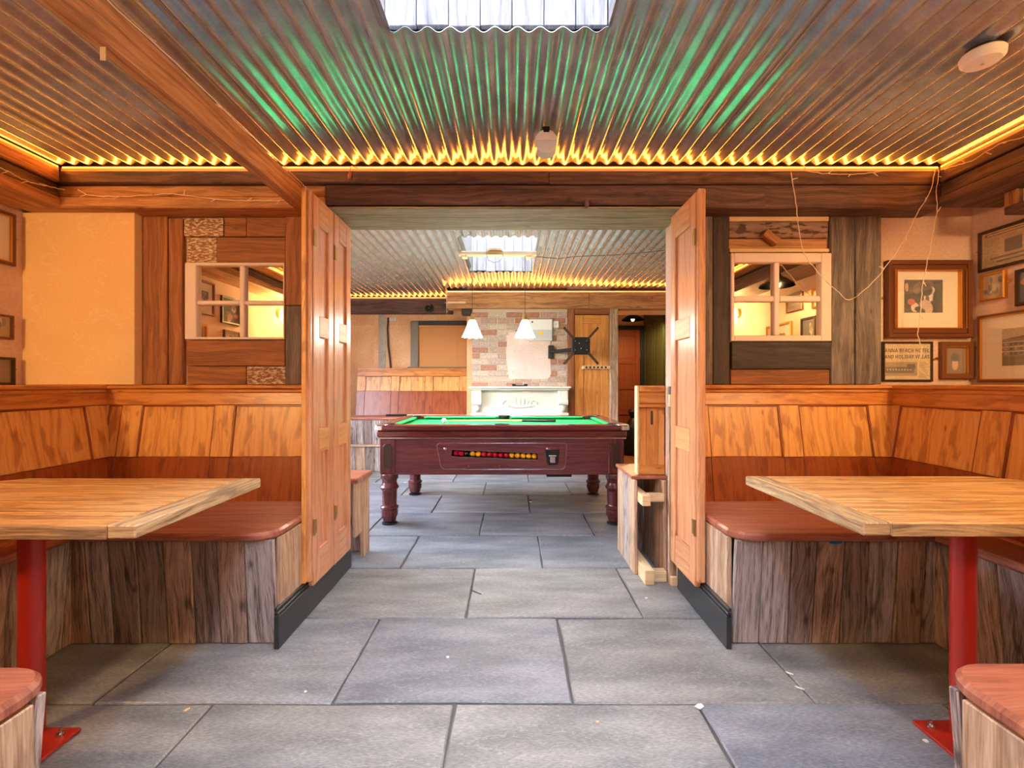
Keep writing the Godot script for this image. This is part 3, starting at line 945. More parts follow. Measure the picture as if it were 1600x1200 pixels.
func booth_table(label: String, xa: float, xb: float, d0: float, d1: float, px: float, pd: float, bx: Array, bd: Array) -> void:
	var t := thing("plank_table", label, "table", Vector3(px, 0, -pd))
	var s := signf(xb - xa)
	var top := 0.762
	var th := 0.038
	# breadboard end facing the aisle
	var e0 := xa
	var e1 := xa + s * 0.078
	D(t, "end_board", minf(e0, e1), maxf(e0, e1), top - th, top, d0, d1, M["table_edge"], 2, 0.004)
	var n := 5
	for k in n:
		var a := lerpf(d0, d1, float(k) / n) + 0.0006
		var b := lerpf(d0, d1, float(k + 1) / n) - 0.0006
		var pts := PackedVector2Array()
		var x0 := e1 + s * 0.0008
		var cx := (x0 + xb) * 0.5
		var dc := (a + b) * 0.5
		for q in [[x0, a], [xb - (s * 0.09 if k == 0 else 0.0), a], [xb, a + 0.07 if k == 0 else a], [xb, b - 0.07 if k == n - 1 else b], [xb - (s * 0.09 if k == n - 1 else 0.0), b], [x0, b]]:
			var v := Vector2(q[0] - cx, -(q[1] - dc))
			if pts.is_empty() or pts[pts.size() - 1].distance_to(v) > 0.001:
				pts.append(v)
		var mb := MB.new()
		mb.plate(pts, -th, 0, 0.003, 0, ruv(1.0, 0.13))
		put(mb, "top_plank", M["table"], t, Vector3(cx, top + rng.randf_range(-0.0012, 0.0), -dc))
	var f := MB.new()
	D(t, "edge_strip", minf(e1, xb - s * 0.1), maxf(e1, xb - s * 0.1), top - th, top - 0.003, d0 - 0.004, d0 - 0.0005, M["table_edge"], 0, 0.001)
	f.lathe([Vector2(0.033, 0.012), Vector2(0.033, top - th - 0.012)], 28)
	put(f, "pedestal", M["red_paint"], t, Vector3(px, 0, -pd))
	f = MB.new()
	f.lathe([Vector2(0.0, top - th - 0.012), Vector2(0.13, top - th - 0.012), Vector2(0.13, top - th), Vector2(0.0, top - th)], 24)
	put(f, "top_flange", M["red_paint"], t, Vector3(px, 0, -pd))
	var base := D(t, "base_plate", bx[0], bx[1], 0.0, 0.012, bd[0], bd[1], M["red_paint"], 0, 0.003)
	for cx in [bx[0] + 0.035, bx[1] - 0.035]:
		for cd in [bd[0] + 0.035, bd[1] - 0.035]:
			f = MB.new()
			f.lathe([Vector2(0.012, 0.0), Vector2(0.012, 0.008), Vector2(0.005, 0.009), Vector2(0.005, 0.022), Vector2(0, 0.023)], 6)
			put(f, "bolt", M["steel"], base, Vector3(cx, 0.012, -cd))


const ORD := ["%s pool ball at the left end of the tray", "%s pool ball second from the left end of the tray", "%s pool ball third in the tray, the only dark one", "%s pool ball just right of the black one", "%s pool ball right of the first yellow one",
	"first %s pool ball of the middle run of five", "second %s pool ball of the middle run of five", "third %s pool ball of the middle run of five", "fourth %s pool ball of the middle run of five", "last %s pool ball of the middle run of five",
	"first %s pool ball of the right hand run of five", "second %s pool ball of the right hand run of five", "third %s pool ball of the right hand run of five", "fourth %s pool ball of the right hand run of five", "%s pool ball at the right end of the tray"]


func build_pool_table() -> void:
	var x0 := -1.12
	var x1 := 0.955
	var d0 := 3.6
	var d1 := 4.78
	var t := thing("pool_table", "mahogany coin-operated pool table with green cloth", "pool table", Vector3(-0.083, 0, -4.19))
	var mh: Material = M["mahogany"]
	var cx := (x0 + x1) * 0.5
	# cabinet
	var c0 := x0 + 0.045
	var c1 := x1 - 0.045
	var xa := -0.485
	var xb := 0.205
	D(t, "cabinet", c0 + 0.01, c1 - 0.01, 0.418, 0.73, d0 + 0.115, d1 - 0.05, mh, 0, 0.004)
	D(t, "front_board", c0 + 0.01, c1 - 0.01, 0.418, 0.53, d0 + 0.05, d0 + 0.115, mh, 0, 0.0005)
	D(t, "front_board", c0 + 0.01, c1 - 0.01, 0.612, 0.73, d0 + 0.05, d0 + 0.115, mh, 0, 0.0005)
	D(t, "front_board", c0 + 0.01, xa - 0.012, 0.53, 0.612, d0 + 0.05, d0 + 0.115, mh, 0, 0.0005)
	D(t, "front_board", xb + 0.012, c1 - 0.01, 0.53, 0.612, d0 + 0.05, d0 + 0.115, mh, 0, 0.0005)
	D(t, "apron", x0 + 0.022, x1 - 0.022, 0.715, 0.775, d0 + 0.025, d1 - 0.025, M["mahogany_rail"], 0, 0.012)
	D(t, "trim_strip", x0 + 0.03, x1 - 0.03, 0.706, 0.716, d0 + 0.03, d1 - 0.03, M["steel"], 0, 0.003)
	D(t, "base_trim", c0 + 0.005, c1 - 0.005, 0.412, 0.424, d0 + 0.044, d1 - 0.044, mh, 0, 0.003)
	for cxx in [c0, c1 - 0.128]:
		for dd in [d0 + 0.038, d1 - 0.038 - 0.128]:
			var pillar := D(t, "corner_pillar", cxx, cxx + 0.128, 0.416, 0.708, dd, dd + 0.128, M["mahogany_leg"], 1, 0.008)
			var pts := PackedVector2Array([Vector2(-0.022, -0.1), Vector2(0.022, -0.1), Vector2(0.037, -0.08), Vector2(0.037, 0.08), Vector2(0.022, 0.1), Vector2(-0.022, 0.1), Vector2(-0.037, 0.08), Vector2(-0.037, -0.08)])
			var mb := MB.new()
			var front: bool = dd < 4.0
			mb.plate(pts, -0.006, 0.005, 0.004, 1, Vector2.ZERO, 2)
			put(mb, "inset_panel", M["frame_dark"], pillar, org[pillar] + Vector3(0, 0, 0.064 if front else -0.064))
			var leg := MB.new()
			leg.lathe([Vector2(0.0, 0.416), Vector2(0.066, 0.416), Vector2(0.07, 0.405), Vector2(0.07, 0.375), Vector2(0.062, 0.365), Vector2(0.058, 0.34), Vector2(0.066, 0.318), Vector2(0.074, 0.305), Vector2(0.074, 0.295), Vector2(0.066, 0.285), Vector2(0.06, 0.27), Vector2(0.057, 0.16), Vector2(0.06, 0.15), Vector2(0.072, 0.14), Vector2(0.072, 0.128), Vector2(0.064, 0.118), Vector2(0.068, 0.1), Vector2(0.066, 0.07), Vector2(0.056, 0.05), Vector2(0.052, 0.03), Vector2(0.0, 0.03)], 28)
			var lg := put(leg, "leg", M["mahogany_leg"], t, Vector3(cxx + 0.064, 0, -(dd + 0.064)))
			leg = MB.new()
			leg.lathe([Vector2(0.0, 0.034), Vector2(0.03, 0.034), Vector2(0.034, 0.02), Vector2(0.062, 0.012), Vector2(0.064, 0.0), Vector2(0.0, 0.0)], 24)
			put(leg, "foot", M["black_plastic"], lg, Vector3(cxx + 0.064, 0, -(dd + 0.064)))
	# rails
	var rw := 0.115
	var ry0 := 0.775
	var ry1 := 0.818
	var rm: Material = M["mahogany_rail"]
	D(t, "rail", x0 + 0.05, x1 - 0.05, ry0, ry1, d0, d0 + rw, rm, 0, 0.014)
	D(t, "rail", x0 + 0.05, x1 - 0.05, ry0, ry1, d1 - rw, d1, rm, 0, 0.014)
	D(t, "rail", x0, x0 + rw, ry0, ry1, d0 + 0.05, d1 - 0.05, rm, 2, 0.014)
	D(t, "rail", x1 - rw, x1, ry0, ry1, d0 + 0.05, d1 - 0.05, rm, 2, 0.014)
	for cxx in [[x0 + 0.06, -1.0], [x1 - 0.06, 1.0]]:
		for dd in [d0 + 0.06, d1 - 0.06]:
			var mb := MB.new()
			mb.lathe([Vector2(0.0, ry1 + 0.002), Vector2(0.052, ry1 + 0.002), Vector2(0.062, ry1 - 0.008), Vector2(0.062, ry0 + 0.004), Vector2(0.0, ry0 + 0.004)], 24)
			put(mb, "corner_cap", M["steel"], t, Vector3(cxx[0], 0, -dd))
	# cloth bed and cushions
	D(t, "cloth_bed", x0 + rw - 0.01, x1 - rw + 0.01, 0.76, 0.782, d0 + rw - 0.01, d1 - rw + 0.01, M["baize"], 0, 0.002)
	var pk := 0.085
	for dd in [[d0 + rw, 1.0], [d1 - rw, -1.0]]:
		for xx in [[x0 + rw + pk, cx - 0.055], [cx + 0.055, x1 - rw - pk]]:
			var pts := PackedVector2Array([Vector2(0, 0.784 - 0.8), Vector2(0.045, 0.802 - 0.8), Vector2(0.045, 0.808 - 0.8), Vector2(0.03, 0.814 - 0.8), Vector2(0, 0.814 - 0.8)])
			cushion(t, pts, Vector3(xx[0], 0.8, -dd[0]), Vector3(xx[1], 0.8, -dd[0]), Vector3(0, 0, -dd[1]))
	for xx in [[x0 + rw, 1.0], [x1 - rw, -1.0]]:
		var pts := PackedVector2Array([Vector2(0, 0.784 - 0.8), Vector2(0.045, 0.802 - 0.8), Vector2(0.045, 0.808 - 0.8), Vector2(0.03, 0.814 - 0.8), Vector2(0, 0.814 - 0.8)])
		cushion(t, pts, Vector3(xx[0], 0.8, -(d0 + rw + pk)), Vector3(xx[0], 0.8, -(d1 - rw - pk)), Vector3(xx[1], 0, 0))
	for p in [[x0 + rw - 0.006, d0 + rw - 0.006], [x1 - rw + 0.006, d0 + rw - 0.006], [x0 + rw - 0.006, d1 - rw + 0.006], [x1 - rw + 0.006, d1 - rw + 0.006], [cx, d0 + rw - 0.024], [cx, d1 - rw + 0.024]]:
		var mb := MB.new()
		mb.lathe([Vector2(0.0, 0.7835), Vector2(0.05, 0.7835), Vector2(0.052, 0.8), Vector2(0.055, 0.8205), Vector2(0.062, 0.8215), Vector2(0.064, 0.816)], 20)
		put(mb, "pocket", M["pocket"], t, Vector3(p[0], 0, -p[1]))
	# front panel with ball window, coin slide and screws
	var fz := d0 + 0.05
	var mb := MB.new()
	var slope := -0.028
	# thin raised plate round the ball window: four plates, the window edges sloping to the right
	var wl := Vector2(xa - 0.006 + 0.083, 0.0)
	var wr := Vector2(xb + 0.006 + 0.083, 0.0)
	var yl := [0.5735 - 0.553 - 0.028, 0.5735 - 0.553 + 0.028]
	for q in [[Vector2(-0.53, 0.1), Vector2(-0.51, 0.115), Vector2(0.51, 0.115), Vector2(0.53, 0.1), Vector2(wr.x, yl[1] + slope * 0.5), Vector2(wl.x, yl[1] - slope * 0.5)],
		[Vector2(wl.x, yl[0] - slope * 0.5), Vector2(wr.x, yl[0] + slope * 0.5), Vector2(0.515, -0.08), Vector2(0.49, -0.097), Vector2(-0.47, -0.097), Vector2(-0.495, -0.08)],
		[Vector2(-0.53, 0.1), Vector2(wl.x, yl[1] - slope * 0.5), Vector2(wl.x, yl[0] - slope * 0.5), Vector2(-0.495, -0.08)],
		[Vector2(0.53, 0.1), Vector2(0.515, -0.08), Vector2(wr.x, yl[0] + slope * 0.5), Vector2(wr.x, yl[1] + slope * 0.5)]]:
		mb.plate(PackedVector2Array(q), 0.0, 0.005, 0.0004, 0, Vector2(0.3, 0.4), 2)
	var fp := put(mb, "front_panel", mh, t, Vector3(-0.083, 0.553, -fz))
	var rim := []
	for q in [[-0.53, 0.1], [-0.51, 0.115], [0.51, 0.115], [0.53, 0.1], [0.515, -0.08], [0.49, -0.097], [-0.47, -0.097], [-0.495, -0.08], [-0.53, 0.1]]:
		rim.append(Vector3(q[0], q[1], 0.004))
	mb = MB.new()
	mb.tube(rim, 0.0022, 6)
	put(mb, "panel_rim", M["steel"], fp, Vector3(-0.083, 0.553, -fz))
	for q in [[-0.46, 0.07, 0.013], [0.375, 0.07, 0.013], [-0.27, -0.072, 0.006], [-0.02, -0.072, 0.006]]:
		mb = MB.new()
		mb.lathe([Vector2(0, 0.004), Vector2(q[2] * 0.7, 0.0035), Vector2(q[2], 0.0)], 14, Vector3.ZERO, Basis(Vector3.RIGHT, PI / 2))
		put(mb, "lock" if q[2] > 0.01 else "screw", M["steel"], fp, Vector3(-0.083 + q[0], 0.553 + q[1], -fz + 0.006))
	# the ball tray slopes down to the right behind its window
	var ang := rad_to_deg(atan2(slope, xb - xa))
	D(t, "tray_back", xa - 0.011, xb + 0.011, 0.535, 0.608, fz + 0.058, fz + 0.064, M["black_plastic"], 0, 0.001)
	D(t, "tray_shelf", xa - 0.008, xb + 0.008, 0.5465 - 0.006, 0.5465, fz + 0.004, fz + 0.056, M["black_plastic"], 0, 0.001, Vector3(0, 0, ang))
	D(t, "window_trim", xa - 0.008, xb + 0.008, 0.6, 0.603, fz - 0.007, fz + 0.002, M["steel"], 0, 0.0008, Vector3(0, 0, ang))
	D(t, "window_trim", xa - 0.008, xb + 0.008, 0.543, 0.546, fz - 0.007, fz + 0.002, M["steel"], 0, 0.0008, Vector3(0, 0, ang))
	var seq := ["red", "red", "black", "yellow", "yellow", "red", "red", "red", "red", "red", "yellow", "yellow", "yellow", "yellow", "yellow"]
	for k in seq.size():
		var f := (k + 0.5) / seq.size()
		var b := MB.new()
		b.sphere(Vector3.ZERO, Vector3.ONE * 0.0228, 10, 16)
		var o := put(b, "pool_ball", M["ball_" + seq[k]], self, Vector3(lerpf(xa, xb, f), 0.5467 + 0.0228 + slope * (f - 0.5), -(fz + 0.03)))
		tag(o, ORD[k] % seq[k], "ball", "balls in the pool table tray")
	mb = MB.new()
	mb.plate(PackedVector2Array([Vector2(-0.058, 0.06), Vector2(0.058, 0.06), Vector2(0.045, -0.05), Vector2(0.03, -0.062), Vector2(-0.03, -0.062), Vector2(-0.045, -0.05)]), 0.0, 0.014, 0.005, 0, Vector2.ZERO, 2)
	var cm := put(mb, "coin_slide", M["black_plastic"], t, Vector3(0.328, 0.555, -fz + 0.005))
	B(cm, "slide_plate", 0.328 - 0.03, 0.328 + 0.03, 0.565, 0.572, -fz + 0.018, -fz + 0.03, M["grey_plastic"], 0, 0.002)
	B(cm, "slide_handle", 0.328 - 0.02, 0.328 + 0.02, 0.515, 0.565, -fz + 0.018, -fz + 0.045, M["steel"], 1, 0.004)
	# cash drawer slung below
	D(t, "drawer", 0.29, 0.5, 0.372, 0.415, 3.75, 4.0, M["black_metal"], 0, 0.004)
	# cue ball and cue on the cloth
	mb = MB.new()
	mb.sphere(Vector3.ZERO, Vector3.ONE * 0.024, 12, 20)
	tag(put(mb, "cue_ball", M["ball_white"], self, Vector3(-0.64, 0.806, -4.22)), "white cue ball on the green pool table cloth", "ball")
	cue("pool cue lying across the green cloth with its dark butt to the right", Vector3(0.42, 0.797, -4.3), Vector3(-0.66, 0.79, -4.42), 0.013, 0.006, 0.3)
	cue("pool cue lying on the seat of the alcove settle", Vector3(-1.72, 0.726, -6.12), Vector3(-0.62, 0.72, -6.16), 0.014, 0.006, 0.26)


func cushion(t: Node, prof: PackedVector2Array, a: Vector3, b: Vector3, inw: Vector3) -> void:
	var mb := MB.new()
	var n := prof.size()
	var c := (a + b) * 0.5
	var dirv := (b - a).normalized()
	for k in n:
		var p := prof[k]
		var q := prof[(k + 1) % n]
		var pa := a - c + inw * p.x + Vector3(0, p.y, 0) + dirv * p.x * 0.8
		var qa := a - c + inw * q.x + Vector3(0, q.y, 0) + dirv * q.x * 0.8
		var pb := b - c + inw * p.x + Vector3(0, p.y, 0) - dirv * p.x * 0.8
		var qb := b - c + inw * q.x + Vector3(0, q.y, 0) - dirv * q.x * 0.8
		var e := q - p
		var nn := (inw * e.y - Vector3(0, e.x, 0)).normalized()
		mb.quad(pa, pb, qb, qa, nn)
		if k > 0 and k < n - 1:
			for s in 2:
				var o := [a, b][s] as Vector3
				var sg := 1.0 if s == 0 else -1.0
				var w := []
				for j in [0, k, k + 1]:
					w.append(o - c + inw * prof[j].x + Vector3(0, prof[j].y, 0) + dirv * prof[j].x * 0.8 * sg)
				var en := -dirv * sg
				mb.tri(w[0], w[1], w[2], en, en, en)
	put(mb, "cushion", M["baize"], t, c)


func cue(label: String, butt: Vector3, tip: Vector3, r0: float, r1: float, dark: float) -> void:
	var t := thing("pool_cue", label, "cue", (butt + tip) * 0.5)
	var m := MB.new()
	var mid := butt.lerp(tip, dark)
	m.tube([Vector3.ZERO, mid - butt], r0, 10, lerpf(r0, r1, dark))
	put(m, "butt", M["black_plastic"], t, butt)
	m = MB.new()
	m.tube([Vector3.ZERO, (tip - mid) * 0.985], lerpf(r0, r1, dark), 10, r1)
	put(m, "shaft", M["cue_wood"], t, mid)
	m = MB.new()
	m.tube([Vector3.ZERO, (tip - mid) * 0.015], r1, 10, r1)
	put(m, "tip", M["paper"], t, mid.lerp(tip, 0.985))


func build_alcove() -> void:
	# recess left of the chimney: plaster, window with a blind, raised settle
	var w := setting("wall_alcove")
	wall_box(w, "plaster", -2.75, -0.5, 0, 2.85, 6.5, 6.7, M["plaster_orange"])
	wall_box(w, "bare_strip", -1.935, -1.83, 1.3, 2.15, 6.492, 6.5, M["plaster_bare"])
	w = setting("wall_return")
	wall_box(w, "plaster", -0.6, -0.5, 0, 2.85, 5.95, 6.5, M["plaster_orange"])
	w = setting("trim_5")
	w.set_meta("label", "timber beam above the alcove settle")
	D(w, "timber", -2.75, -0.85, 2.155, 2.366, 6.38, 6.5, M["beam"], 0, 0.008)
	D(w, "ledge_batten", -2.75, -0.86, 2.366, 2.386, 6.385, 6.41, M["pale_wood"], 0, 0.002)
	# window_3 with its blind
	w = setting("window_3")
	w.set_meta("label", "alcove window with a drawn tan blind")
	var gf: Material = M["grey_frame"]
	D(w, "frame", -1.46, -1.35, 1.378, 2.06, 6.45, 6.5, gf, 1, 0.006)
	D(w, "frame", -0.64, -0.602, 1.378, 2.06, 6.45, 6.5, gf, 1, 0.006)
	D(w, "frame", -1.35, -0.64, 2.0, 2.06, 6.45, 6.5, M["black_paint"], 0, 0.006)
	D(w, "sill", -1.5, -0.605, 1.378, 1.4, 6.43, 6.5, gf, 0, 0.006)
	for k in 5:
		D(w, "blind_slat", -1.348 + k * 0.1417, -1.348 + (k + 1) * 0.1417, 1.4, 1.985, 6.482 - 0.001 * (k % 2), 6.49, M["blind"], 1, 0.001)
	D(w, "blind_rail", -1.348, -0.642, 1.965, 2.0, 6.465, 6.49, M["blind"], 0, 0.006)
	settle(turned("alcove_settle", "raised panelled settle in the alcove behind the pool table", "bench", Vector3(-2.2, 0, -6.385)), {"cap": 0.1, "L": 1.585, "front": 0.46, "seat_y": 0.712, "top": 1.375, "low": 1.05, "panels": [[0.12, 0.49], [0.6, 0.97], [1.08, 1.46]], "back0": 0.0})
	var st := thing("bench_step", "low plank step below the alcove settle", "step", Vector3(-1.4, 0, -5.93))
	D(st, "tread", -2.2, -0.62, 0.33, 0.352, 5.86, 5.935, M["rustic_pale"], 0, 0.003)
	for k in 12:
		D(st, "riser_board", -2.19 + k * 0.13, -2.062 + k * 0.13, 0.0, 0.33, 5.89, 5.91, M[["rustic", "rustic_pale", "rustic_dark"][k % 3]], 1, 0.003)
	# socket, cables, dome camera
	var so := thing("junction_box", "small white cable box high on the alcove wall", "switch", Vector3(-1.72, 2.08, -6.48))
	D(so, "box", -1.77, -1.67, 2.06, 2.11, 6.46, 6.5, M["white_plastic"], 0, 0.004)
	D(so, "cover", -1.755, -1.685, 2.067, 2.103, 6.454, 6.46, M["grey_plastic"], 0, 0.002)
	var mb := MB.new()
	mb.tube([Vector3(-1.79, 2.11, -6.485), Vector3(-1.8, 1.95, -6.485), Vector3(-1.79, 1.7, -6.485), Vector3(-1.765, 1.5, -6.485), Vector3(-1.755, 1.38, -6.485)], 0.014, 8)
	tag(put(mb, "power_cable", M["cable_dark"]), "dark cable running down the alcove wall to the settle", "cable")
	var dc := thing("dome_camera", "black dome camera on the alcove beam", "camera", Vector3(-1.18, 2.23, -6.37))
	mb = MB.new()
	mb.lathe([Vector2(0, 0.012), Vector2(0.062, 0.012), Vector2(0.066, 0.0), Vector2(0.066, -0.02), Vector2(0, -0.02)], 20, Vector3.ZERO, Basis(Vector3.RIGHT, PI / 2))
	put(mb, "mount", M["black_plastic"], dc, Vector3(-1.18, 2.23, -6.362))
	mb = MB.new()
	mb.sphere(Vector3.ZERO, Vector3(0.05, 0.05, 0.05), 10, 18)
	put(mb, "dome", M["enamel_black"], dc, Vector3(-1.18, 2.23, -6.34))


func build_chimney_side() -> void:
	var t := setting("trim_6")
	t.set_meta("label", "timber beam over the chimney breast and passage")
	D(t, "timber", -0.85, 1.0, 2.128, 2.332, 5.79, 5.97, M["beam_light"], 0, 0.008)
	D(t, "timber", 1.0, 2.67, 2.125, 2.33, 5.792, 5.97, M["beam_light"], 0, 0.008)
	D(t, "ledge_batten", -0.86, 2.66, 2.332, 2.352, 5.795, 5.82, M["pale_wood"], 0, 0.002)
	D(t, "end_strap", -0.83, -0.6, 2.19, 2.215, 5.78, 5.79, M["pale_wood"], 0, 0.003)
	D(t, "dark_bracket", -0.66, -0.53, 2.05, 2.128, 5.83, 5.95, M["timber_dark"], 0, 0.01)
	# chimney breast: bricks one by one, with a patch of old plaster
	var w := setting("wall_chimney")
	w.set_meta("label", "brick chimney breast with a patch of pink plaster")
	wall_box(w, "mortar", -0.525, 0.725, 0.72, 2.128, 5.852, 6.3, M["mortar"])
	wall_box(w, "mortar", -0.525, -0.35, 0, 0.72, 5.852, 6.3, M["mortar"])
	wall_box(w, "mortar", 0.55, 0.725, 0, 0.72, 5.852, 6.3, M["mortar"])
	wall_box(w, "fireback", -0.35, 0.55, 0, 0.72, 6.2, 6.3, M["mortar"])
	wall_box(w, "upper_wall", -0.6, 2.87, 2.12, 2.85, 5.97, 6.3, M["plaster_orange"])
	var px0 := -0.055
	var px1 := 0.5
	var py0 := 1.22
	var py1 := 1.82
	var row := 0
	var y := 1.1
	while y < 2.06:
		var x := -0.525 - (0.11 if row % 2 else 0.0)
		while x < 0.72:
			var a := maxf(x, -0.525)
			var b := minf(x + 0.215, 0.725)
			var hid := a > px0 - 0.02 and b < px1 + 0.02 and y > py0 - 0.01 and y + 0.065 < py1 + 0.01
			if b - a > 0.03 and not hid:
				D(w, "brick", a + 0.004, b - 0.004, y, y + 0.067, 5.838 + rng.randf() * 0.005, 5.86, M["brick_%d" % (rng.randi() % 5)], 0, 0.005)
			x += 0.224
		y += 0.0765
		row += 1
	var m := MB.new()
	var pts := PackedVector2Array()
	var cx := (px0 + px1) * 0.5
	var cy := (py0 + py1) * 0.5
	for k in 40:
		var a := TAU * k / 40.0
		var e := Vector2(signf(cos(a)) * pow(absf(cos(a)), 0.22) * (px1 - px0) * 0.52, signf(sin(a)) * pow(absf(sin(a)), 0.22) * (py1 - py0) * 0.52)
		pts.append(e * rng.randf_range(0.95, 1.05))
	m.plate(pts, 0.0, 0.022, 0.006, 0, Vector2.ZERO, 2)
	put(m, "plaster_patch", M["plaster_pink"], w, Vector3(cx, cy, -5.855))
	# carved cream surround
	var f := thing("fireplace_surround", "cream painted carved fireplace surround below the brick breast", "fireplace", Vector3(0.1, 0, -5.75))
	var cp: Material = M["cream_paint"]
	D(f, "mantel_shelf", -0.545, 0.745, 1.095, 1.12, 5.63, 5.84, cp, 0, 0.006)
	D(f, "shelf_moulding", -0.525, 0.725, 1.072, 1.095, 5.66, 5.84, cp, 0, 0.008)
	D(f, "frieze", -0.4, 0.6, 0.72, 1.072, 5.75, 5.84, cp, 0, 0.004)
	D(f, "frieze_bead", -0.4, 0.6, 1.035, 1.05, 5.742, 5.752, cp, 0, 0.004)
	D(f, "frieze_bead", -0.4, 0.6, 0.74, 0.755, 5.742, 5.752, cp, 0, 0.004)
	for s in [-0.525, 0.575]:
		D(f, "jamb", s, s + 0.15, 0.0, 0.78, 5.72, 5.84, cp, 1, 0.006)
		var cb := D(f, "corbel_block", s + 0.01, s + 0.14, 0.93, 1.072, 5.67, 5.84, cp, 1, 0.012)
		m = MB.new()
		m.tube([Vector3(-0.06, 0, 0), Vector3(0.06, 0, 0)], 0.036, 16)
		put(m, "scroll", cp, cb, Vector3(s + 0.075, 0.915, -5.69))
		m = MB.new()
		m.sphere(Vector3.ZERO, Vector3(0.05, 0.06, 0.04), 8, 14)
		put(m, "acanthus", cp, cb, Vector3(s + 0.075, 0.85, -5.72))
		D(f, "corbel_back", s + 0.01, s + 0.14, 0.78, 0.93, 5.74, 5.84, cp, 1, 0.006)
	for k in 9:
		var a := deg_to_rad(-80.0 + k * 20.0)
		m = MB.new()
		var pp := []
		for q in 7:
			var fq := q / 6.0
			pp.append(Vector3(sin(a) * fq * 0.2 + sin(a * 2.0) * 0.02 * sin(fq * PI), cos(a) * fq * 0.12, 0) + Vector3(sin(fq * 5.0) * 0.012 * signf(a), 0, 0))
		m.tube(pp, 0.014, 6, 0.008)
		put(m, "carved_leaf", cp, f, Vector3(0.1, 0.85, -5.748))
	for s in [-1.0, 1.0]:
		m = MB.new()
		var pp := []
		for q in 12:
			var a := q / 11.0 * 4.6
			pp.append(Vector3(s * (0.17 + cos(a) * 0.05 * (1.0 - q * 0.05)), sin(a) * 0.06 * (1.0 - q * 0.05), 0))
		m.tube(pp, 0.012, 6)
		put(m, "carved_scroll", cp, f, Vector3(0.1, 0.89, -5.748))
	var rr := thing("metal_bar", "dark slim bar lying on the mantel shelf", "object", Vector3(0.1, 1.12, -5.72))
	D(rr, "body", 0.0, 0.2, 1.12, 1.135, 5.71, 5.75, M["black_plastic"], 0, 0.004)
	D(rr, "grip", 0.0, 0.05, 1.135, 1.15, 5.715, 5.745, M["black_plastic"], 0, 0.004)
	D(rr, "grip", 0.15, 0.2, 1.135, 1.15, 5.715, 5.745, M["black_plastic"], 0, 0.004)
	# meter box and switch
	var b := thing("meter_box", "white electric meter box with a yellow sticker on the bricks", "meter box", Vector3(0.37, 1.71, -5.8))
	D(b, "case", 0.215, 0.52, 1.71, 1.985, 5.75, 5.84, M["white_plastic"], 0, 0.006)
	D(b, "door", 0.225, 0.51, 1.72, 1.845, 5.742, 5.75, M["grey_plastic"], 0, 0.003)
	D(b, "lid", 0.225, 0.51, 1.855, 1.975, 5.744, 5.75, M["white_plastic"], 0, 0.003)
	D(b, "sticker", 0.335, 0.4, 1.785, 1.82, 5.7405, 5.742, M["yellow_label"], 0, 0.0003)
	D(b, "badge", 0.25, 0.27, 1.935, 1.955, 5.7425, 5.744, M["ink"], 0, 0.0003)
	b = thing("wall_switch", "small white switch box beside the meter box", "switch", Vector3(0.57, 1.88, -5.83))
	D(b, "box", 0.535, 0.605, 1.88, 1.965, 5.8, 5.84, M["white_plastic"], 0, 0.004)
	D(b, "rocker", 0.56, 0.58, 1.91, 1.935, 5.795, 5.8, M["grey_plastic"], 0, 0.002)
	# television bracket
	b = thing("television_bracket", "black folding television bracket with four slotted arms", "bracket", Vector3(0.83, 1.6, -5.4))
	var k: Material = M["black_metal"]
	D(b, "wall_plate", 0.47, 0.54, 1.48, 1.65, 5.78, 5.84, k, 1, 0.004)
	m = MB.new()
	m.tube([Vector3(0.505, 1.57, -5.78), Vector3(0.62, 1.565, -5.6), Vector3(0.74, 1.57, -5.46)], 0.022, 8)
	put(m, "swing_arm", k, b)
	m = MB.new()
	m.tube([Vector3(0.74, 1.6, -5.46), Vector3(0.83, 1.61, -5.43)], 0.022, 8)
	put(m, "elbow", k, b)
	D(b, "head_plate", 0.72, 0.94, 1.505, 1.715, 5.39, 5.41, k, 1, 0.012)
	for s in [[-1, 1], [1, 1], [-1, -1], [1, -1]]:
		var o := D(b, "slotted_arm", -0.1, 0.1, -0.014, 0.014, -0.006, 0.006, k, 0, 0.003, Vector3(0, 0, 48.0 * s[0] * s[1]))
		o.position = Vector3(0.83 + s[0] * 0.14, 1.61 + s[1] * 0.145, -5.385) - org[b]
		var sl := D(o, "slot", -0.085, 0.085, -0.004, 0.004, -0.0068, 0.0068, M["frame_brown"], 0, 0.001)
		sl.position = Vector3.ZERO
	for q in [[-0.07, 0.06], [0.07, 0.06], [-0.07, -0.05], [0.07, -0.05], [0.0, -0.03], [-0.02, 0.03]]:
		m = MB.new()
		m.lathe([Vector2(0, 0.003), Vector2(0.006, 0.002), Vector2(0.007, 0)], 8, Vector3.ZERO, Basis(Vector3.RIGHT, PI / 2))
		put(m, "screw", M["steel"], b, Vector3(0.83 + q[0], 1.61 + q[1], -5.39))
	# wall with tall pine cupboard door, posts either side
	w = setting("wall_passage")
	D(w, "post", 0.725, 0.81, 0, 2.128, 5.81, 5.97, M["timber_brown"], 1, 0.006)
	D(w, "post", 1.27, 1.375, 0, 2.128, 5.8, 5.97, M["rustic_pale"], 1, 0.006)
	D(w, "head", 0.81, 1.27, 2.06, 2.128, 5.82, 5.97, M["timber_brown"], 0, 0.006)
	wall_box(w, "backing", 0.725, 1.3, 0, 2.85, 5.9, 5.97, M["plaster"])
	wall_box(w, "right_pier", 2.35, 2.87, 0, 2.85, 5.83, 5.97, M["plaster"])
	var d := setting("door_3")
	d.set_meta("label", "tall orange pine cupboard door beside the brick breast")
	D(d, "stile", 0.815, 0.93, 0.02, 2.05, 5.84, 5.87, M["pine"], 1, 0.004)
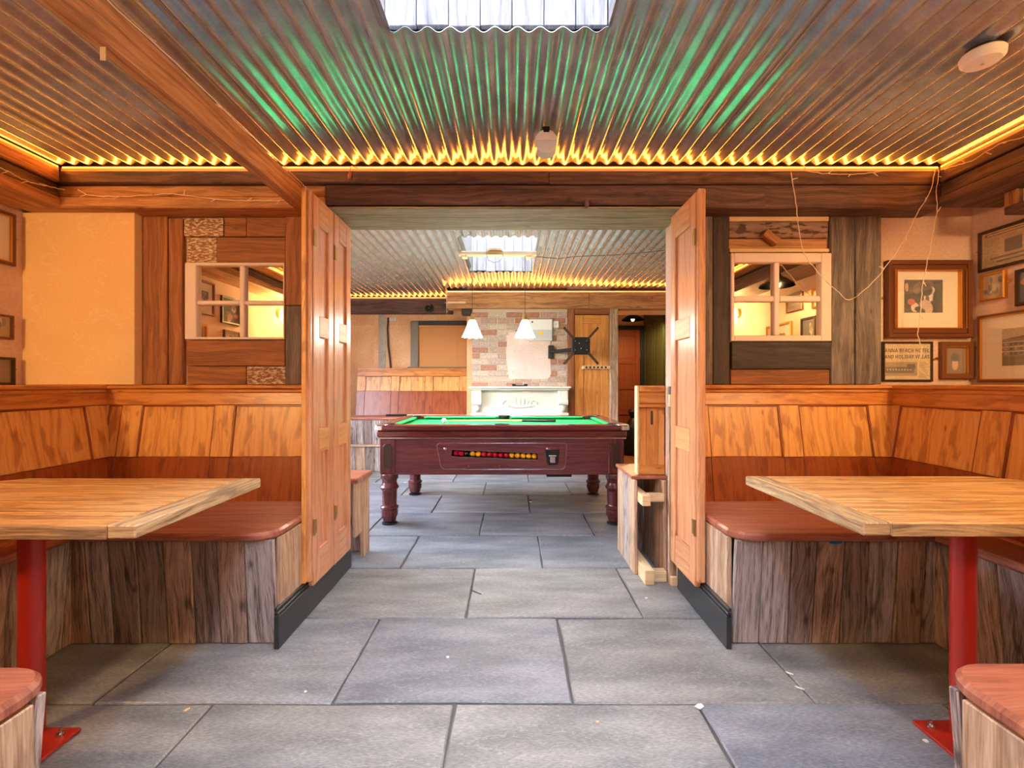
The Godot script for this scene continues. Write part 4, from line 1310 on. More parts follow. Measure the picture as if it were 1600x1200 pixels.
	D(d, "stile", 1.16, 1.265, 0.02, 2.05, 5.84, 5.87, M["pine"], 1, 0.004)
	D(d, "rail", 0.93, 1.16, 1.94, 2.05, 5.84, 5.87, M["pine"], 0, 0.004)
	D(d, "rail", 0.93, 1.16, 0.02, 0.2, 5.84, 5.87, M["pine"], 0, 0.004)
	D(d, "panel", 0.93, 1.16, 0.2, 1.94, 5.852, 5.87, M["pine"], 1, 0.003)
	b = thing("cue_rack", "narrow yellow wooden cue rack on the pine cupboard door", "cue rack", Vector3(1.09, 1.36, -5.82))
	D(b, "bar", 0.91, 1.275, 1.345, 1.385, 5.78, 5.84, M["pale_wood"], 0, 0.006)
	for q in 6:
		m = MB.new()
		m.lathe([Vector2(0, 0.001), Vector2(0.014, 0.001), Vector2(0.014, -0.01)], 12, Vector3.ZERO, Basis(Vector3.RIGHT, PI / 2))
		put(m, "cue_hole", M["pocket"], b, Vector3(0.96 + q * 0.05, 1.365, -5.779))


func build_hall() -> void:
	var w := setting("wall_hall")
	w.set_meta("label", "passage beyond the pool room")
	wall_box(w, "end_wall", 1.2, 2.62, 0, 2.85, 8.3, 8.5, M["plaster_orange"])
	wall_box(w, "left_wall", 1.2, 1.3, 0, 2.85, 5.97, 8.3, M["plaster"])
	wall_box(w, "green_wall", 2.44, 2.62, 0, 2.85, 5.97, 8.3, M["green_paint"])
	for k in 4:
		var a := 6.05 + k * 0.56
		for y in [[0.15, 0.75], [0.9, 2.2]]:
			D(w, "green_rail", 2.425, 2.44, y[0], y[0] + 0.06, a, a + 0.5, M["green_paint"], 2, 0.004)
			D(w, "green_rail", 2.425, 2.44, y[1], y[1] + 0.06, a, a + 0.5, M["green_paint"], 2, 0.004)
			D(w, "green_stile", 2.425, 2.44, y[0], y[1] + 0.06, a, a + 0.06, M["green_paint"], 1, 0.004)
			D(w, "green_stile", 2.425, 2.44, y[0], y[1] + 0.06, a + 0.44, a + 0.5, M["green_paint"], 1, 0.004)
	var d := setting("door_4")
	d.set_meta("label", "reddish panelled door at the end of the passage")
	var m: Material = M["hall_door"]
	D(d, "frame", 2.36, 2.43, 0, 2.22, 8.24, 8.3, M["black_paint"], 1, 0.004)
	D(d, "frame", 1.42, 2.36, 2.15, 2.22, 8.24, 8.3, M["black_paint"], 0, 0.004)
	D(d, "frame", 1.42, 1.49, 0, 2.15, 8.24, 8.3, M["black_paint"], 1, 0.004)
	for x in [[1.49, 1.57], [1.885, 1.965], [2.28, 2.36]]:
		D(d, "stile", x[0], x[1], 0.0, 2.15, 8.26, 8.3, m, 1, 0.004)
	for y in [[0.0, 0.2], [0.58, 0.66], [1.05, 1.13], [1.52, 1.62], [2.03, 2.15]]:
		for x in [[1.57, 1.885], [1.965, 2.28]]:
			D(d, "rail", x[0], x[1], y[0], y[1], 8.26, 8.3, m, 0, 0.004)
	for y in [[0.2, 0.58], [0.66, 1.05], [1.13, 1.52], [1.62, 2.03]]:
		for x in [[1.57, 1.885], [1.965, 2.28]]:
			D(d, "panel", x[0], x[1], y[0], y[1], 8.28, 8.3, m, 1, 0.004)
	D(d, "hinge", 2.35, 2.37, 1.62, 1.75, 8.25, 8.262, M["steel"], 1, 0.002)
	D(d, "hinge", 2.35, 2.37, 0.9, 1.03, 8.25, 8.262, M["steel"], 1, 0.002)
	enamel_lamp("black enamel dish lamp hanging in the dim passage", Vector3(1.86, 2.13, -6.9), 0.17, 2.46, 0.8)
	var b := thing("bin_bag", "black bin bag slumped on the passage floor", "bag", Vector3(1.98, 0, -7.3))
	var mb := MB.new()
	mb.lathe([Vector2(0, 0.0), Vector2(0.17, 0.0), Vector2(0.2, 0.08), Vector2(0.19, 0.28), Vector2(0.15, 0.45), Vector2(0.08, 0.56), Vector2(0.05, 0.6), Vector2(0.085, 0.7), Vector2(0.06, 0.74), Vector2(0, 0.72)], 14)
	for k in mb.v.size():
		var p := mb.v[k]
		var f := 1.0 + 0.12 * sin(p.y * 31.0 + atan2(p.z, p.x) * 5.0)
		mb.v[k] = Vector3(p.x * f, p.y, p.z * f)
	put(mb, "sack", M["bin_bag"], b, Vector3(1.98, 0, -7.3))


func enamel_lamp(label: String, at: Vector3, r: float, top: float, energy: float) -> void:
	var t := thing("pendant_lamp", label, "lamp", Vector3(at.x, top, at.z))
	var m := MB.new()
	m.tube([Vector3(0, 0, 0), Vector3(0, at.y + 0.13 - top, 0)], 0.004, 6)
	put(m, "flex", M["cable_dark"], t, Vector3(at.x, top, at.z))
	m = MB.new()
	m.lathe([Vector2(r, 0.0), Vector2(r * 0.95, 0.015), Vector2(r * 0.6, 0.06), Vector2(r * 0.3, 0.085), Vector2(r * 0.2, 0.11), Vector2(0.02, 0.14), Vector2(0, 0.14)], 28)
	put(m, "shade", M["enamel_black"], t, at)
	m = MB.new()
	m.lathe([Vector2(r * 0.985, 0.0), Vector2(r * 0.93, 0.01), Vector2(r * 0.58, 0.052), Vector2(r * 0.28, 0.075), Vector2(0, 0.08)], 28)
	for k in m.n.size():
		m.n[k] = -m.n[k]
	put(m, "shade_lining", M["enamel_white"], t, at)
	m = MB.new()
	m.sphere(Vector3.ZERO, Vector3(0.03, 0.038, 0.03), 10, 14)
	put(m, "bulb", M["bulb_glow"], t, at + Vector3(0, 0.02, 0))
	omni(t, "lamp_light", at + Vector3(0, 0.02, 0), LAMP_COLOR, energy, 0.03)


func omni(p: Node, called: String, at: Vector3, c: Color, e: float, size: float) -> void:
	var l := OmniLight3D.new()
	l.name = called
	l.light_color = c
	l.light_energy = e
	l.light_size = size
	l.omni_range = 12.0
	l.omni_attenuation = 2.0
	l.shadow_enabled = true
	p.add_child(l, true)
	l.position = at - org.get(p, Vector3.ZERO)


func strip(label: String, a: Vector3, b: Vector3, face: Vector3) -> void:
	# a glowing tape on a ledge, with a light of its own length just off its face
	var t := thing("led_strip", label, "light strip", (a + b) * 0.5, "amber light strips on the beams")
	var c := (a + b) * 0.5
	var l := a.distance_to(b)
	var along_x := absf(b.x - a.x) > absf(b.z - a.z)
	var m := MB.new()
	m.box(Vector3.ZERO, Vector3(l, 0.009, 0.007) if along_x else Vector3(0.007, 0.009, l), 0.002)
	put(m, "led_tape", M["led_glow"], t, c)
	var al := AreaLight3D.new()
	al.name = "led_light"
	al.light_color = LED_COLOR
	al.light_energy = LED * l
	al.area_size = Vector2(l, 0.012)
	al.shadow_enabled = true
	t.add_child(al, true)
	var z := -face.normalized()
	var x := Vector3.RIGHT if along_x else Vector3.BACK
	var y := z.cross(x).normalized()
	al.basis = Basis(y.cross(z).normalized(), y, z)
	al.position = face.normalized() * 0.008


func build_lights() -> void:
	strip("amber light strip on the beam over the wide opening", Vector3(-2.44, 2.324, -2.431), Vector3(2.31, 2.324, -2.431), Vector3(0, 0.35, 1))
	strip("amber light strip on the left wall beam", Vector3(-2.453, 2.324, -2.42), Vector3(-2.453, 2.324, 2.5), Vector3(1, 0.35, 0))
	strip("amber light strip on the right wall beam", Vector3(2.318, 2.324, -2.42), Vector3(2.318, 2.324, 2.5), Vector3(-1, 0.35, 0))
	strip("amber light strip on the beam above the chimney breast", Vector3(-0.85, 2.346, -5.785), Vector3(2.6, 2.346, -5.785), Vector3(0, 0.35, 1))
	strip("amber light strip on the beam above the alcove settle", Vector3(-2.7, 2.38, -6.377), Vector3(-0.87, 2.38, -6.377), Vector3(0, 0.35, 1))
	# two glass pendants over the pool table on a batten
	var bt := thing("lamp_batten", "wooden batten across the rooflight that holds two pendants", "batten", Vector3(-0.13, 2.37, -4.2))
	D(bt, "bar", -0.5, 0.23, 2.352, 2.388, 4.17, 4.23, M["pale_wood"], 0, 0.003)
	D(bt, "end_block", -0.47, -0.42, 2.33, 2.352, 4.16, 4.24, M["pale_wood"], 2, 0.003)
	D(bt, "end_block", 0.13, 0.18, 2.33, 2.352, 4.16, 4.24, M["pale_wood"], 2, 0.003)
	for k in 2:
		var x: float = [-0.372, 0.122][k]
		var t := thing("pendant_lamp", "bright white frosted glass pendant over the pool table, %s one" % ["left", "right"][k], "lamp", Vector3(x, 2.35, -4.2), "pendants over the pool table")
		var m := MB.new()
		m.tube([Vector3.ZERO, Vector3(0, -0.57, 0)], 0.003, 6)
		put(m, "flex", M["cable_dark"], t, Vector3(x, 2.35, -4.2))
		m = MB.new()
		m.lathe([Vector2(0, 0.06), Vector2(0.012, 0.058), Vector2(0.022, 0.03), Vector2(0.026, 0.0), Vector2(0, 0.0)], 16)
		put(m, "lamp_holder", M["brass"], t, Vector3(x, 1.75, -4.2))
		m = MB.new()
		var prof := [Vector2(0.026, 0.16), Vector2(0.034, 0.15), Vector2(0.052, 0.1), Vector2(0.072, 0.05), Vector2(0.088, 0.015), Vector2(0.093, 0.0)]
		m.lathe(prof, 32)
		for q in m.v.size():
			var p := m.v[q]
			var f := 1.0 + 0.05 * (1.0 - p.y / 0.16) * cos(atan2(p.z, p.x) * 10.0)
			m.v[q] = Vector3(p.x * f, p.y - 0.006 * (1.0 - p.y / 0.16) * cos(atan2(p.z, p.x) * 10.0), p.z * f)
		put(m, "glass_shade", M["pendant_glow"], t, Vector3(x, 1.59, -4.2))
		omni(t, "lamp_light", Vector3(x, 1.65, -4.2), Color(1.0, 0.95, 0.88), 0.32, 0.05)
	# caged wall globes behind the camera, seen in the mirrored windows
	for s in [[-2.75, 1.0, "left", 1.75], [2.67, -1.0, "right", 1.25]]:
		var x: float = s[0] + s[1] * 0.13
		var t := thing("wall_lamp", "glowing caged globe lamp reflected in the %s mirrored window" % s[2], "lamp", Vector3(s[0], 1.95, 0.1))
		var m := MB.new()
		m.lathe([Vector2(0, 0.03), Vector2(0.05, 0.03), Vector2(0.06, 0.0), Vector2(0, 0)], 18, Vector3.ZERO, Basis(Vector3.BACK, -PI / 2 * s[1]))
		put(m, "wall_rose", M["brass"], t, Vector3(s[0], 1.98, 0.1))
		m = MB.new()
		m.tube([Vector3.ZERO, Vector3(s[1] * 0.1, 0.0, 0), Vector3(s[1] * 0.13, 0.03, 0)], 0.01, 8)
		put(m, "arm", M["brass"], t, Vector3(s[0], 1.98, 0.1))
		m = MB.new()
		m.sphere(Vector3.ZERO, Vector3(0.1, 0.13, 0.1), 14, 24)
		put(m, "lamp_globe", M["wall_lamp_glow"], t, Vector3(x, 1.95, 0.1))
		for q in 6:
			var a := TAU * q / 6.0
			m = MB.new()
			var pp := []
			for j in 9:
				var e := lerpf(-1.5, 1.5, j / 8.0)
				pp.append(Vector3(cos(a) * cos(e) * 0.106, sin(e) * 0.137, sin(a) * cos(e) * 0.106))
			m.tube(pp, 0.0025, 5)
			put(m, "cage_wire", M["black_metal"], t, Vector3(x, 1.95, 0.1))
		omni(t, "lamp_light", Vector3(x, 1.95, 0.1), LAMP_COLOR, s[3], 0.1)
	enamel_lamp("black enamel dish lamp over the right booth table", Vector3(2.28, 1.99, -1.31), 0.14, 2.34, 0.6)


# what is printed on the pictures: old photographs and a newspaper page
func print_tex(kind: String, s: int) -> ImageTexture:
	var w := 192
	var h := 144
	var im := Image.create(w, h, false, Image.FORMAT_RGB8)
	var r := RandomNumberGenerator.new()
	r.seed = s
	var n := noise(s, 1.0, 4)
	var hi := c8(214, 190, 152)
	var lo := c8(52, 40, 34)
	if kind == "hotel":
		im.fill(c8(190, 168, 134))
		im.fill_rect(Rect2i(0, 40, w, 70), c8(120, 98, 76))
		for k in 3:
			im.fill_rect(Rect2i(0, 52 + k * 18, w, 3), c8(206, 186, 150))
			for q in 15:
				im.fill_rect(Rect2i(6 + q * 13, 57 + k * 18, 7, 9), c8(58, 46, 38) if r.randf() < 0.7 else c8(160, 136, 104))
		for q in w:
			im.fill_rect(Rect2i(q, 40 - int(q * 0.16), 1, int(q * 0.16)), c8(84, 66, 52))
		im.fill_rect(Rect2i(0, 110, w, 34), c8(96, 80, 62))
	elif kind == "page":
		im.fill(c8(196, 162, 112))
		for c in 4:
			for q in 30:
				if r.randf() < 0.92:
					im.fill_rect(Rect2i(6 + c * 47, 26 + q * 4, r.randi_range(24, 42), 1), c8(104, 80, 54))
		im.fill_rect(Rect2i(8, 6, 110, 12), c8(70, 52, 38))
		im.fill_rect(Rect2i(12, 9, 100, 6), c8(210, 180, 132))
		im.fill_rect(Rect2i(52, 44, 38, 52), c8(74, 58, 46))
		im.fill_rect(Rect2i(98, 40, 88, 54), c8(88, 70, 54))
		im.fill_rect(Rect2i(98, 60, 88, 12), c8(176, 146, 104))
		im.fill_rect(Rect2i(20, 106, 150, 8), c8(92, 70, 50))
		im.fill_rect(Rect2i(34, 122, 120, 7), c8(92, 70, 50))
	elif kind == "clip":
		im.fill(c8(206, 180, 136))
		im.fill_rect(Rect2i(6, 74, 132, 56), c8(150, 124, 92))
		im.fill_rect(Rect2i(6, 94, 120, 24), c8(78, 62, 50))
		for q in 9:
			im.fill_rect(Rect2i(12 + q * 12, 100, 6, 8), c8(186, 160, 122))
		im.fill_rect(Rect2i(96, 82, 34, 20), c8(72, 56, 46))
		for q in 16:
			im.fill_rect(Rect2i(144, 76 + q * 4, r.randi_range(28, 42), 1), c8(110, 86, 60))
	elif kind == "face":
		im.fill(c8(120, 84, 56))
		blob(im, 96, 62, 40, 34, c8(66, 60, 70))
		blob(im, 96, 92, 30, 34, c8(196, 160, 136))
		blob(im, 96, 60, 36, 18, c8(44, 42, 52))
	elif kind == "party":
		im.fill(c8(40, 30, 36))
		for k in 14:
			blob(im, r.randi_range(10, 180), r.randi_range(20, 130), r.randi_range(10, 28), r.randi_range(12, 30), [c8(180, 90, 70), c8(200, 170, 150), c8(90, 70, 76), c8(30, 26, 34), c8(220, 200, 190)][r.randi() % 5])
		blob(im, 34, 96, 22, 16, c8(196, 90, 68))
		blob(im, 110, 44, 34, 30, c8(52, 40, 42))
		blob(im, 104, 108, 34, 24, c8(190, 164, 156))
		blob(im, 164, 90, 26, 54, c8(28, 26, 38))
		blob(im, 60, 40, 20, 24, c8(120, 92, 84))
	else:
		im.fill(c8(176, 140, 96))
		for k in 10:
			blob(im, r.randi_range(20, 170), r.randi_range(30, 120), r.randi_range(12, 30), r.randi_range(16, 40), lo.lerp(hi, r.randf()))
	for y in h:
		for x in w:
			var g := 1.0 + n.get_noise_2d(x * 0.11, y * 0.11) * 0.16
			var c := im.get_pixel(x, y)
			im.set_pixel(x, y, Color(c.r * g, c.g * g, c.b * g))
	return ImageTexture.create_from_image(im)


func blob(im: Image, cx: int, cy: int, rx: int, ry: int, c: Color) -> void:
	for y in range(maxi(0, cy - ry), mini(im.get_height(), cy + ry)):
		for x in range(maxi(0, cx - rx), mini(im.get_width(), cx + rx)):
			var q := pow(float(x - cx) / rx, 2.0) + pow(float(y - cy) / ry, 2.0)
			if q < 1.0:
				im.set_pixel(x, y, im.get_pixel(x, y).lerp(c, smoothstep(1.0, 0.55, q)))


# o: fw frame width, fm outer frame, im inner frame, mount, pw/ph print size, px/py print offset, kind
func picture(label: String, at: Vector3, turn: float, w: float, h: float, o: Dictionary) -> Node3D:
	var t := turned("framed_picture", label, "picture", at, turn)
	var fw: float = o.get("fw", 0.02)
	var fm: Material = M[o.get("fm", "frame_dark")]
	var dp: float = o.get("dp", 0.022)
	var m := MB.new()
	# one mitred frame: outer bevel falling to a lower inner edge
	for lay in o.get("layers", [[0.0, 1.0, dp]]):
		var a: float = fw * lay[0]
		var b: float = fw * lay[1]
		var z1: float = lay[2]
		var po := [Vector2(-w / 2 + a, -h / 2 + a), Vector2(w / 2 - a, -h / 2 + a), Vector2(w / 2 - a, h / 2 - a), Vector2(-w / 2 + a, h / 2 - a)]
		var pi := [Vector2(-w / 2 + b, -h / 2 + b), Vector2(w / 2 - b, -h / 2 + b), Vector2(w / 2 - b, h / 2 - b), Vector2(-w / 2 + b, h / 2 - b)]
		for k in 4:
			var j := (k + 1) % 4
			var out2: Vector2 = ((po[k] + po[j]) * 0.5).normalized()
			var on := Vector3(out2.x, out2.y, 0)
			if absf(on.x) > absf(on.y): on = Vector3(signf(on.x), 0, 0)
			else: on = Vector3(0, signf(on.y), 0)
			var v3 := func(q: Vector2, z: float) -> Vector3: return Vector3(q.x, q.y, z)
			var ch := minf(0.005, (b - a) * 0.4)
			var q0: Vector2 = po[k].lerp(pi[k], ch / (b - a)); var q1: Vector2 = po[j].lerp(pi[j], ch / (b - a))
			var uo := ruv(w, 0.05)
			var u0 := uo + Vector2(0, 0); var u1 := uo + Vector2(w / TU, 0); var u2 := uo + Vector2(w / TU, 0.03); var u3 := uo + Vector2(0, 0.03)
			m.quad(v3.call(po[k], 0.0), v3.call(po[j], 0.0), v3.call(po[j], z1 - ch), v3.call(po[k], z1 - ch), on, u0, u1, u2, u3)
			m.quad(v3.call(po[k], z1 - ch), v3.call(po[j], z1 - ch), v3.call(q1, z1), v3.call(q0, z1), (on + Vector3.BACK).normalized(), u0, u1, u2, u3)
			m.quad(v3.call(q0, z1), v3.call(q1, z1), v3.call(pi[j], z1 * 0.8), v3.call(pi[k], z1 * 0.8), (Vector3.BACK - on * 0.1).normalized(), u0, u1, u2, u3)
			m.quad(v3.call(pi[k], z1 * 0.8), v3.call(pi[j], z1 * 0.8), v3.call(pi[j], 0.0), v3.call(pi[k], 0.0), -on, u0, u1, u2, u3)
	put(m, "frame", fm, t)
	var iw := w - fw * 2
	var ih := h - fw * 2
	if o.has("im"):
		for q in [[-iw / 2, iw / 2, ih / 2 - 0.007, ih / 2], [-iw / 2, iw / 2, -ih / 2, -ih / 2 + 0.007], [-iw / 2, -iw / 2 + 0.007, -ih / 2 + 0.007, ih / 2 - 0.007], [iw / 2 - 0.007, iw / 2, -ih / 2 + 0.007, ih / 2 - 0.007]]:
			B(t, "slip", q[0], q[1], q[2], q[3], 0.004, dp * 0.75, M[o.im], -1, 0.002)
	if o.get("beads", false):
		for s in [-1.0, 1.0]:
			var n := int(h / 0.012)
			m = MB.new()
			for k in n:
				m.sphere(Vector3(s * (w / 2 - fw * 0.72), lerpf(-h / 2 + fw, h / 2 - fw, (k + 0.5) / n), dp * 0.95), Vector3(0.004, 0.0045, 0.003), 3, 6)
			var bo := put(m, "beading", M["gilt"], t)
			bo.set_meta("kind", "stuff")
	B(t, "mount", -iw / 2, iw / 2, -ih / 2, ih / 2, 0.001, 0.005, M[o.get("mount", "mount_card")], 0, 0.0005)
	var pw: float = o.get("pw", iw)
	var ph: float = o.get("ph", ih)
	var ox: float = o.get("px", 0.0)
	var oy: float = o.get("py", 0.0)
	m = MB.new()
	m.box(Vector3.ZERO, Vector3(pw, ph, 0.001), 0.0002)
	for k in m.v.size():
		m.t[k] = Vector2(m.v[k].x / pw + 0.5, 0.5 - m.v[k].y / ph)
	var pm := StandardMaterial3D.new()
	pm.resource_name = "print_" + o.kind
	var key: String = "tex_" + o.kind + str(o.get("seed", 0))
	if not M.has(key):
		M[key] = print_tex(o.kind, 300 + int(o.get("seed", 0)))
	pm.albedo_texture = M[key]
	pm.roughness = 0.7
	put(m, "print", pm, t, Vector3(ox, oy, 0.0058))
	B(t, "glass", -iw / 2, iw / 2, -ih / 2, ih / 2, 0.0085, 0.0095, M["pane"], 0, 0.0002)
	if o.get("lugs", true):
		for s in [-1.0, 1.0]:
			m = MB.new()
			m.plate(PackedVector2Array([Vector2(-0.012, -0.012), Vector2(0.006, -0.006), Vector2(0.013, -0.004), Vector2(0.013, 0.004), Vector2(0.006, 0.006), Vector2(-0.012, 0.012)]), 0.0, 0.002, 0.0005, 0, Vector2.ZERO, 2)
			var lg := put(m, "mirror_plate", M["brass"], t, Vector3(s * (w / 2 + 0.008), 0.01, 0.001))
			lg.rotation.z = 0.0 if s > 0.0 else PI
	return t


func build_pictures() -> void:
	var R := -90.0
	var xr := 2.67
	var xl := -2.75
	picture("ornate gilt framed colour photograph with wide cream mount", Vector3(2.398, 1.638, -2.6), 0, 0.482, 0.445, {"fw": 0.052, "fm": "gilt_dark", "dp": 0.04, "layers": [[0.0, 0.45, 0.04], [0.45, 1.0, 0.03]], "im": "gilt", "beads": true, "pw": 0.222, "ph": 0.19, "px": -0.015, "py": 0.02, "kind": "party"})
	var c := picture("black framed newspaper cutting about a beach hotel", Vector3(2.287, 1.28, -2.6), 0, 0.29, 0.23, {"fw": 0.011, "kind": "clip", "seed": 2, "dp": 0.018})
	for k in 2:
		var tm := TextMesh.new()
		var sf := SystemFont.new()
		sf.font_names = PackedStringArray(["Droid Sans"])
		sf.font_weight = 700
		tm.font = sf
		tm.text = ["ANNA BEACH HOTEL", "AND HOLIDAY VILLAS"][k]
		tm.font_size = 24
		tm.pixel_size = 0.00125
		tm.depth = 0.0004
		var o := MeshInstance3D.new()
		o.mesh = tm
		o.material_override = M["ink"]
		o.name = numbered(c, "headline")
		c.add_child(o, true)
		o.scale.x = 0.258 / tm.get_aabb().size.x
		o.position = Vector3(0.0, [0.064, 0.028][k], 0.0068)
	picture("small brown framed portrait below the gilt frame", Vector3(2.565, 1.287, -2.6), 0, 0.185, 0.214, {"fw": 0.026, "fm": "frame_brown", "dp": 0.03, "im": "gilt", "kind": "face", "seed": 3})
	picture("dark framed newspaper page high on the right wall", Vector3(xr, 1.895, -2.325), R, 0.46, 0.226, {"fw": 0.016, "kind": "page", "seed": 4, "dp": 0.02})
	picture("tiny gold framed snapshot with brass mirror plates on the right wall", Vector3(xr, 1.692, -2.478), R, 0.13, 0.153, {"fw": 0.012, "fm": "gilt", "kind": "old", "seed": 5})
	picture("black framed old photograph at the right picture edge", Vector3(xr, 1.655, -2.21), R, 0.31, 0.19, {"fw": 0.018, "kind": "party", "seed": 6})
	picture("large thin framed sepia photograph of a long building with wide mount", Vector3(xr, 1.348, -2.255), R, 0.604, 0.377, {"fw": 0.012, "fm": "frame_brown", "pw": 0.36, "ph": 0.2, "kind": "hotel", "seed": 7, "im": "gilt"})
	picture("gold edged picture high on the left wall by the pale pier", Vector3(xl, 1.94, -2.27), 90, 0.4, 0.285, {"fw": 0.016, "fm": "frame_brown", "im": "gilt", "mount": "mount_card", "pw": 0.22, "ph": 0.12, "kind": "old", "seed": 8})
	picture("small dark framed photograph halfway up the left wall", Vector3(xl, 1.458, -2.36), 90, 0.2, 0.131, {"fw": 0.011, "fm": "frame_brown", "kind": "old", "seed": 9})
	picture("lowest dark framed photograph on the left wall above the settle", Vector3(xl, 1.22, -2.335), 90, 0.265, 0.15, {"fw": 0.013, "mount": "frame_brown", "pw": 0.14, "ph": 0.1, "kind": "face", "seed": 10})
	# those seen in the mirrored windows
	var extra := [
		["white mounted picture reflected in the left mirrored window", xl, 1.92, 1.2, 0.3, 0.3, 90.0, "mount_card", "party", 0.16, 0.12],
		["dark crowded photograph reflected in the left mirrored window", xl, 1.86, 0.8, 0.3, 0.26, 90.0, "frame_brown", "party", 0.27, 0.23],
		["tall gold framed print reflected in the left mirrored window", xl, 1.52, 1.25, 0.2, 0.32, 90.0, "mount_card", "old", 0.15, 0.26],
		["brown photograph below the crowded one in the left mirrored window", xl, 1.55, 0.78, 0.26, 0.24, 90.0, "frame_brown", "old", 0.22, 0.2],
		["wide dark board on the left wall near the globe lamp", xl, 1.75, -0.55, 0.5, 0.36, 90.0, "frame_dark", "old", 0.44, 0.3],
		["small gold framed photograph reflected high in the right mirrored window", xr, 1.9, 1.3, 0.2, 0.17, -90.0, "frame_brown", "old", 0.16, 0.13],
		["small landscape photograph reflected in the right mirrored window", xr, 1.92, 0.95, 0.24, 0.17, -90.0, "frame_brown", "hotel", 0.2, 0.13],
		["upright black framed photograph reflected in the right mirrored window", xr, 1.6, 1.15, 0.2, 0.3, -90.0, "frame_brown", "party", 0.16, 0.26],
		["large cream mounted print reflected in the right mirrored window", xr, 1.55, 0.7, 0.42, 0.4, -90.0, "mount_card", "face", 0.2, 0.2],
	]
	for k in extra.size():
		var e: Array = extra[k]
		picture(e[0], Vector3(e[1], e[2], -e[3]), e[6], e[4], e[5], {"fw": 0.018, "fm": ["frame_brown", "frame_dark", "gilt"][k % 3], "mount": e[7], "kind": e[8], "seed": 20 + k % 3, "pw": e[9], "ph": e[10]})


func fairy(label: String, pts: Array, every := 3) -> void:
	var t := thing("fairy_light_string", label, "light string", pts[0], "unlit fairy light strings")
	# smooth the run of the cable, then add short bulb stubs
	var cv := Curve3D.new()
	for k in pts.size():
		var tg: Vector3 = (pts[mini(k + 1, pts.size() - 1)] - pts[maxi(k - 1, 0)]) * 0.16
		cv.add_point(pts[k] - pts[0], -tg, tg)
	var ps := []
	var n := pts.size() * 5
	for k in n + 1:
		ps.append(cv.sample_baked(cv.get_baked_length() * k / n, true) + Vector3(rng.randf_range(-1, 1), rng.randf_range(-1, 1), rng.randf_range(-1, 1)) * 0.0022)
	var m := MB.new()
	m.tube(ps, 0.0021, 5)
	put(m, "cable", M["cable_white"], t, pts[0])
	var k := 2
	while k < n:
		m = MB.new()
		var dirv := Vector3(rng.randf_range(-1, 1), rng.randf_range(-0.9, 0.5), rng.randf_range(0.0, 0.6)).normalized()
		m.tube([Vector3.ZERO, dirv * 0.014, dirv * 0.03], 0.0032, 6, 0.0018)
		put(m, "bulb", M["cable_white"], t, pts[0] + ps[k])
		k += every


func wire(called: String, label: String, pts: Array, r: float, mt: String) -> void:
	var m := MB.new()
	var rel := []
	for p in pts:
		rel.append(p - pts[0])
	m.tube(rel, r, 6)
	tag(put(m, called, M[mt], self, pts[0]), label, "cable")


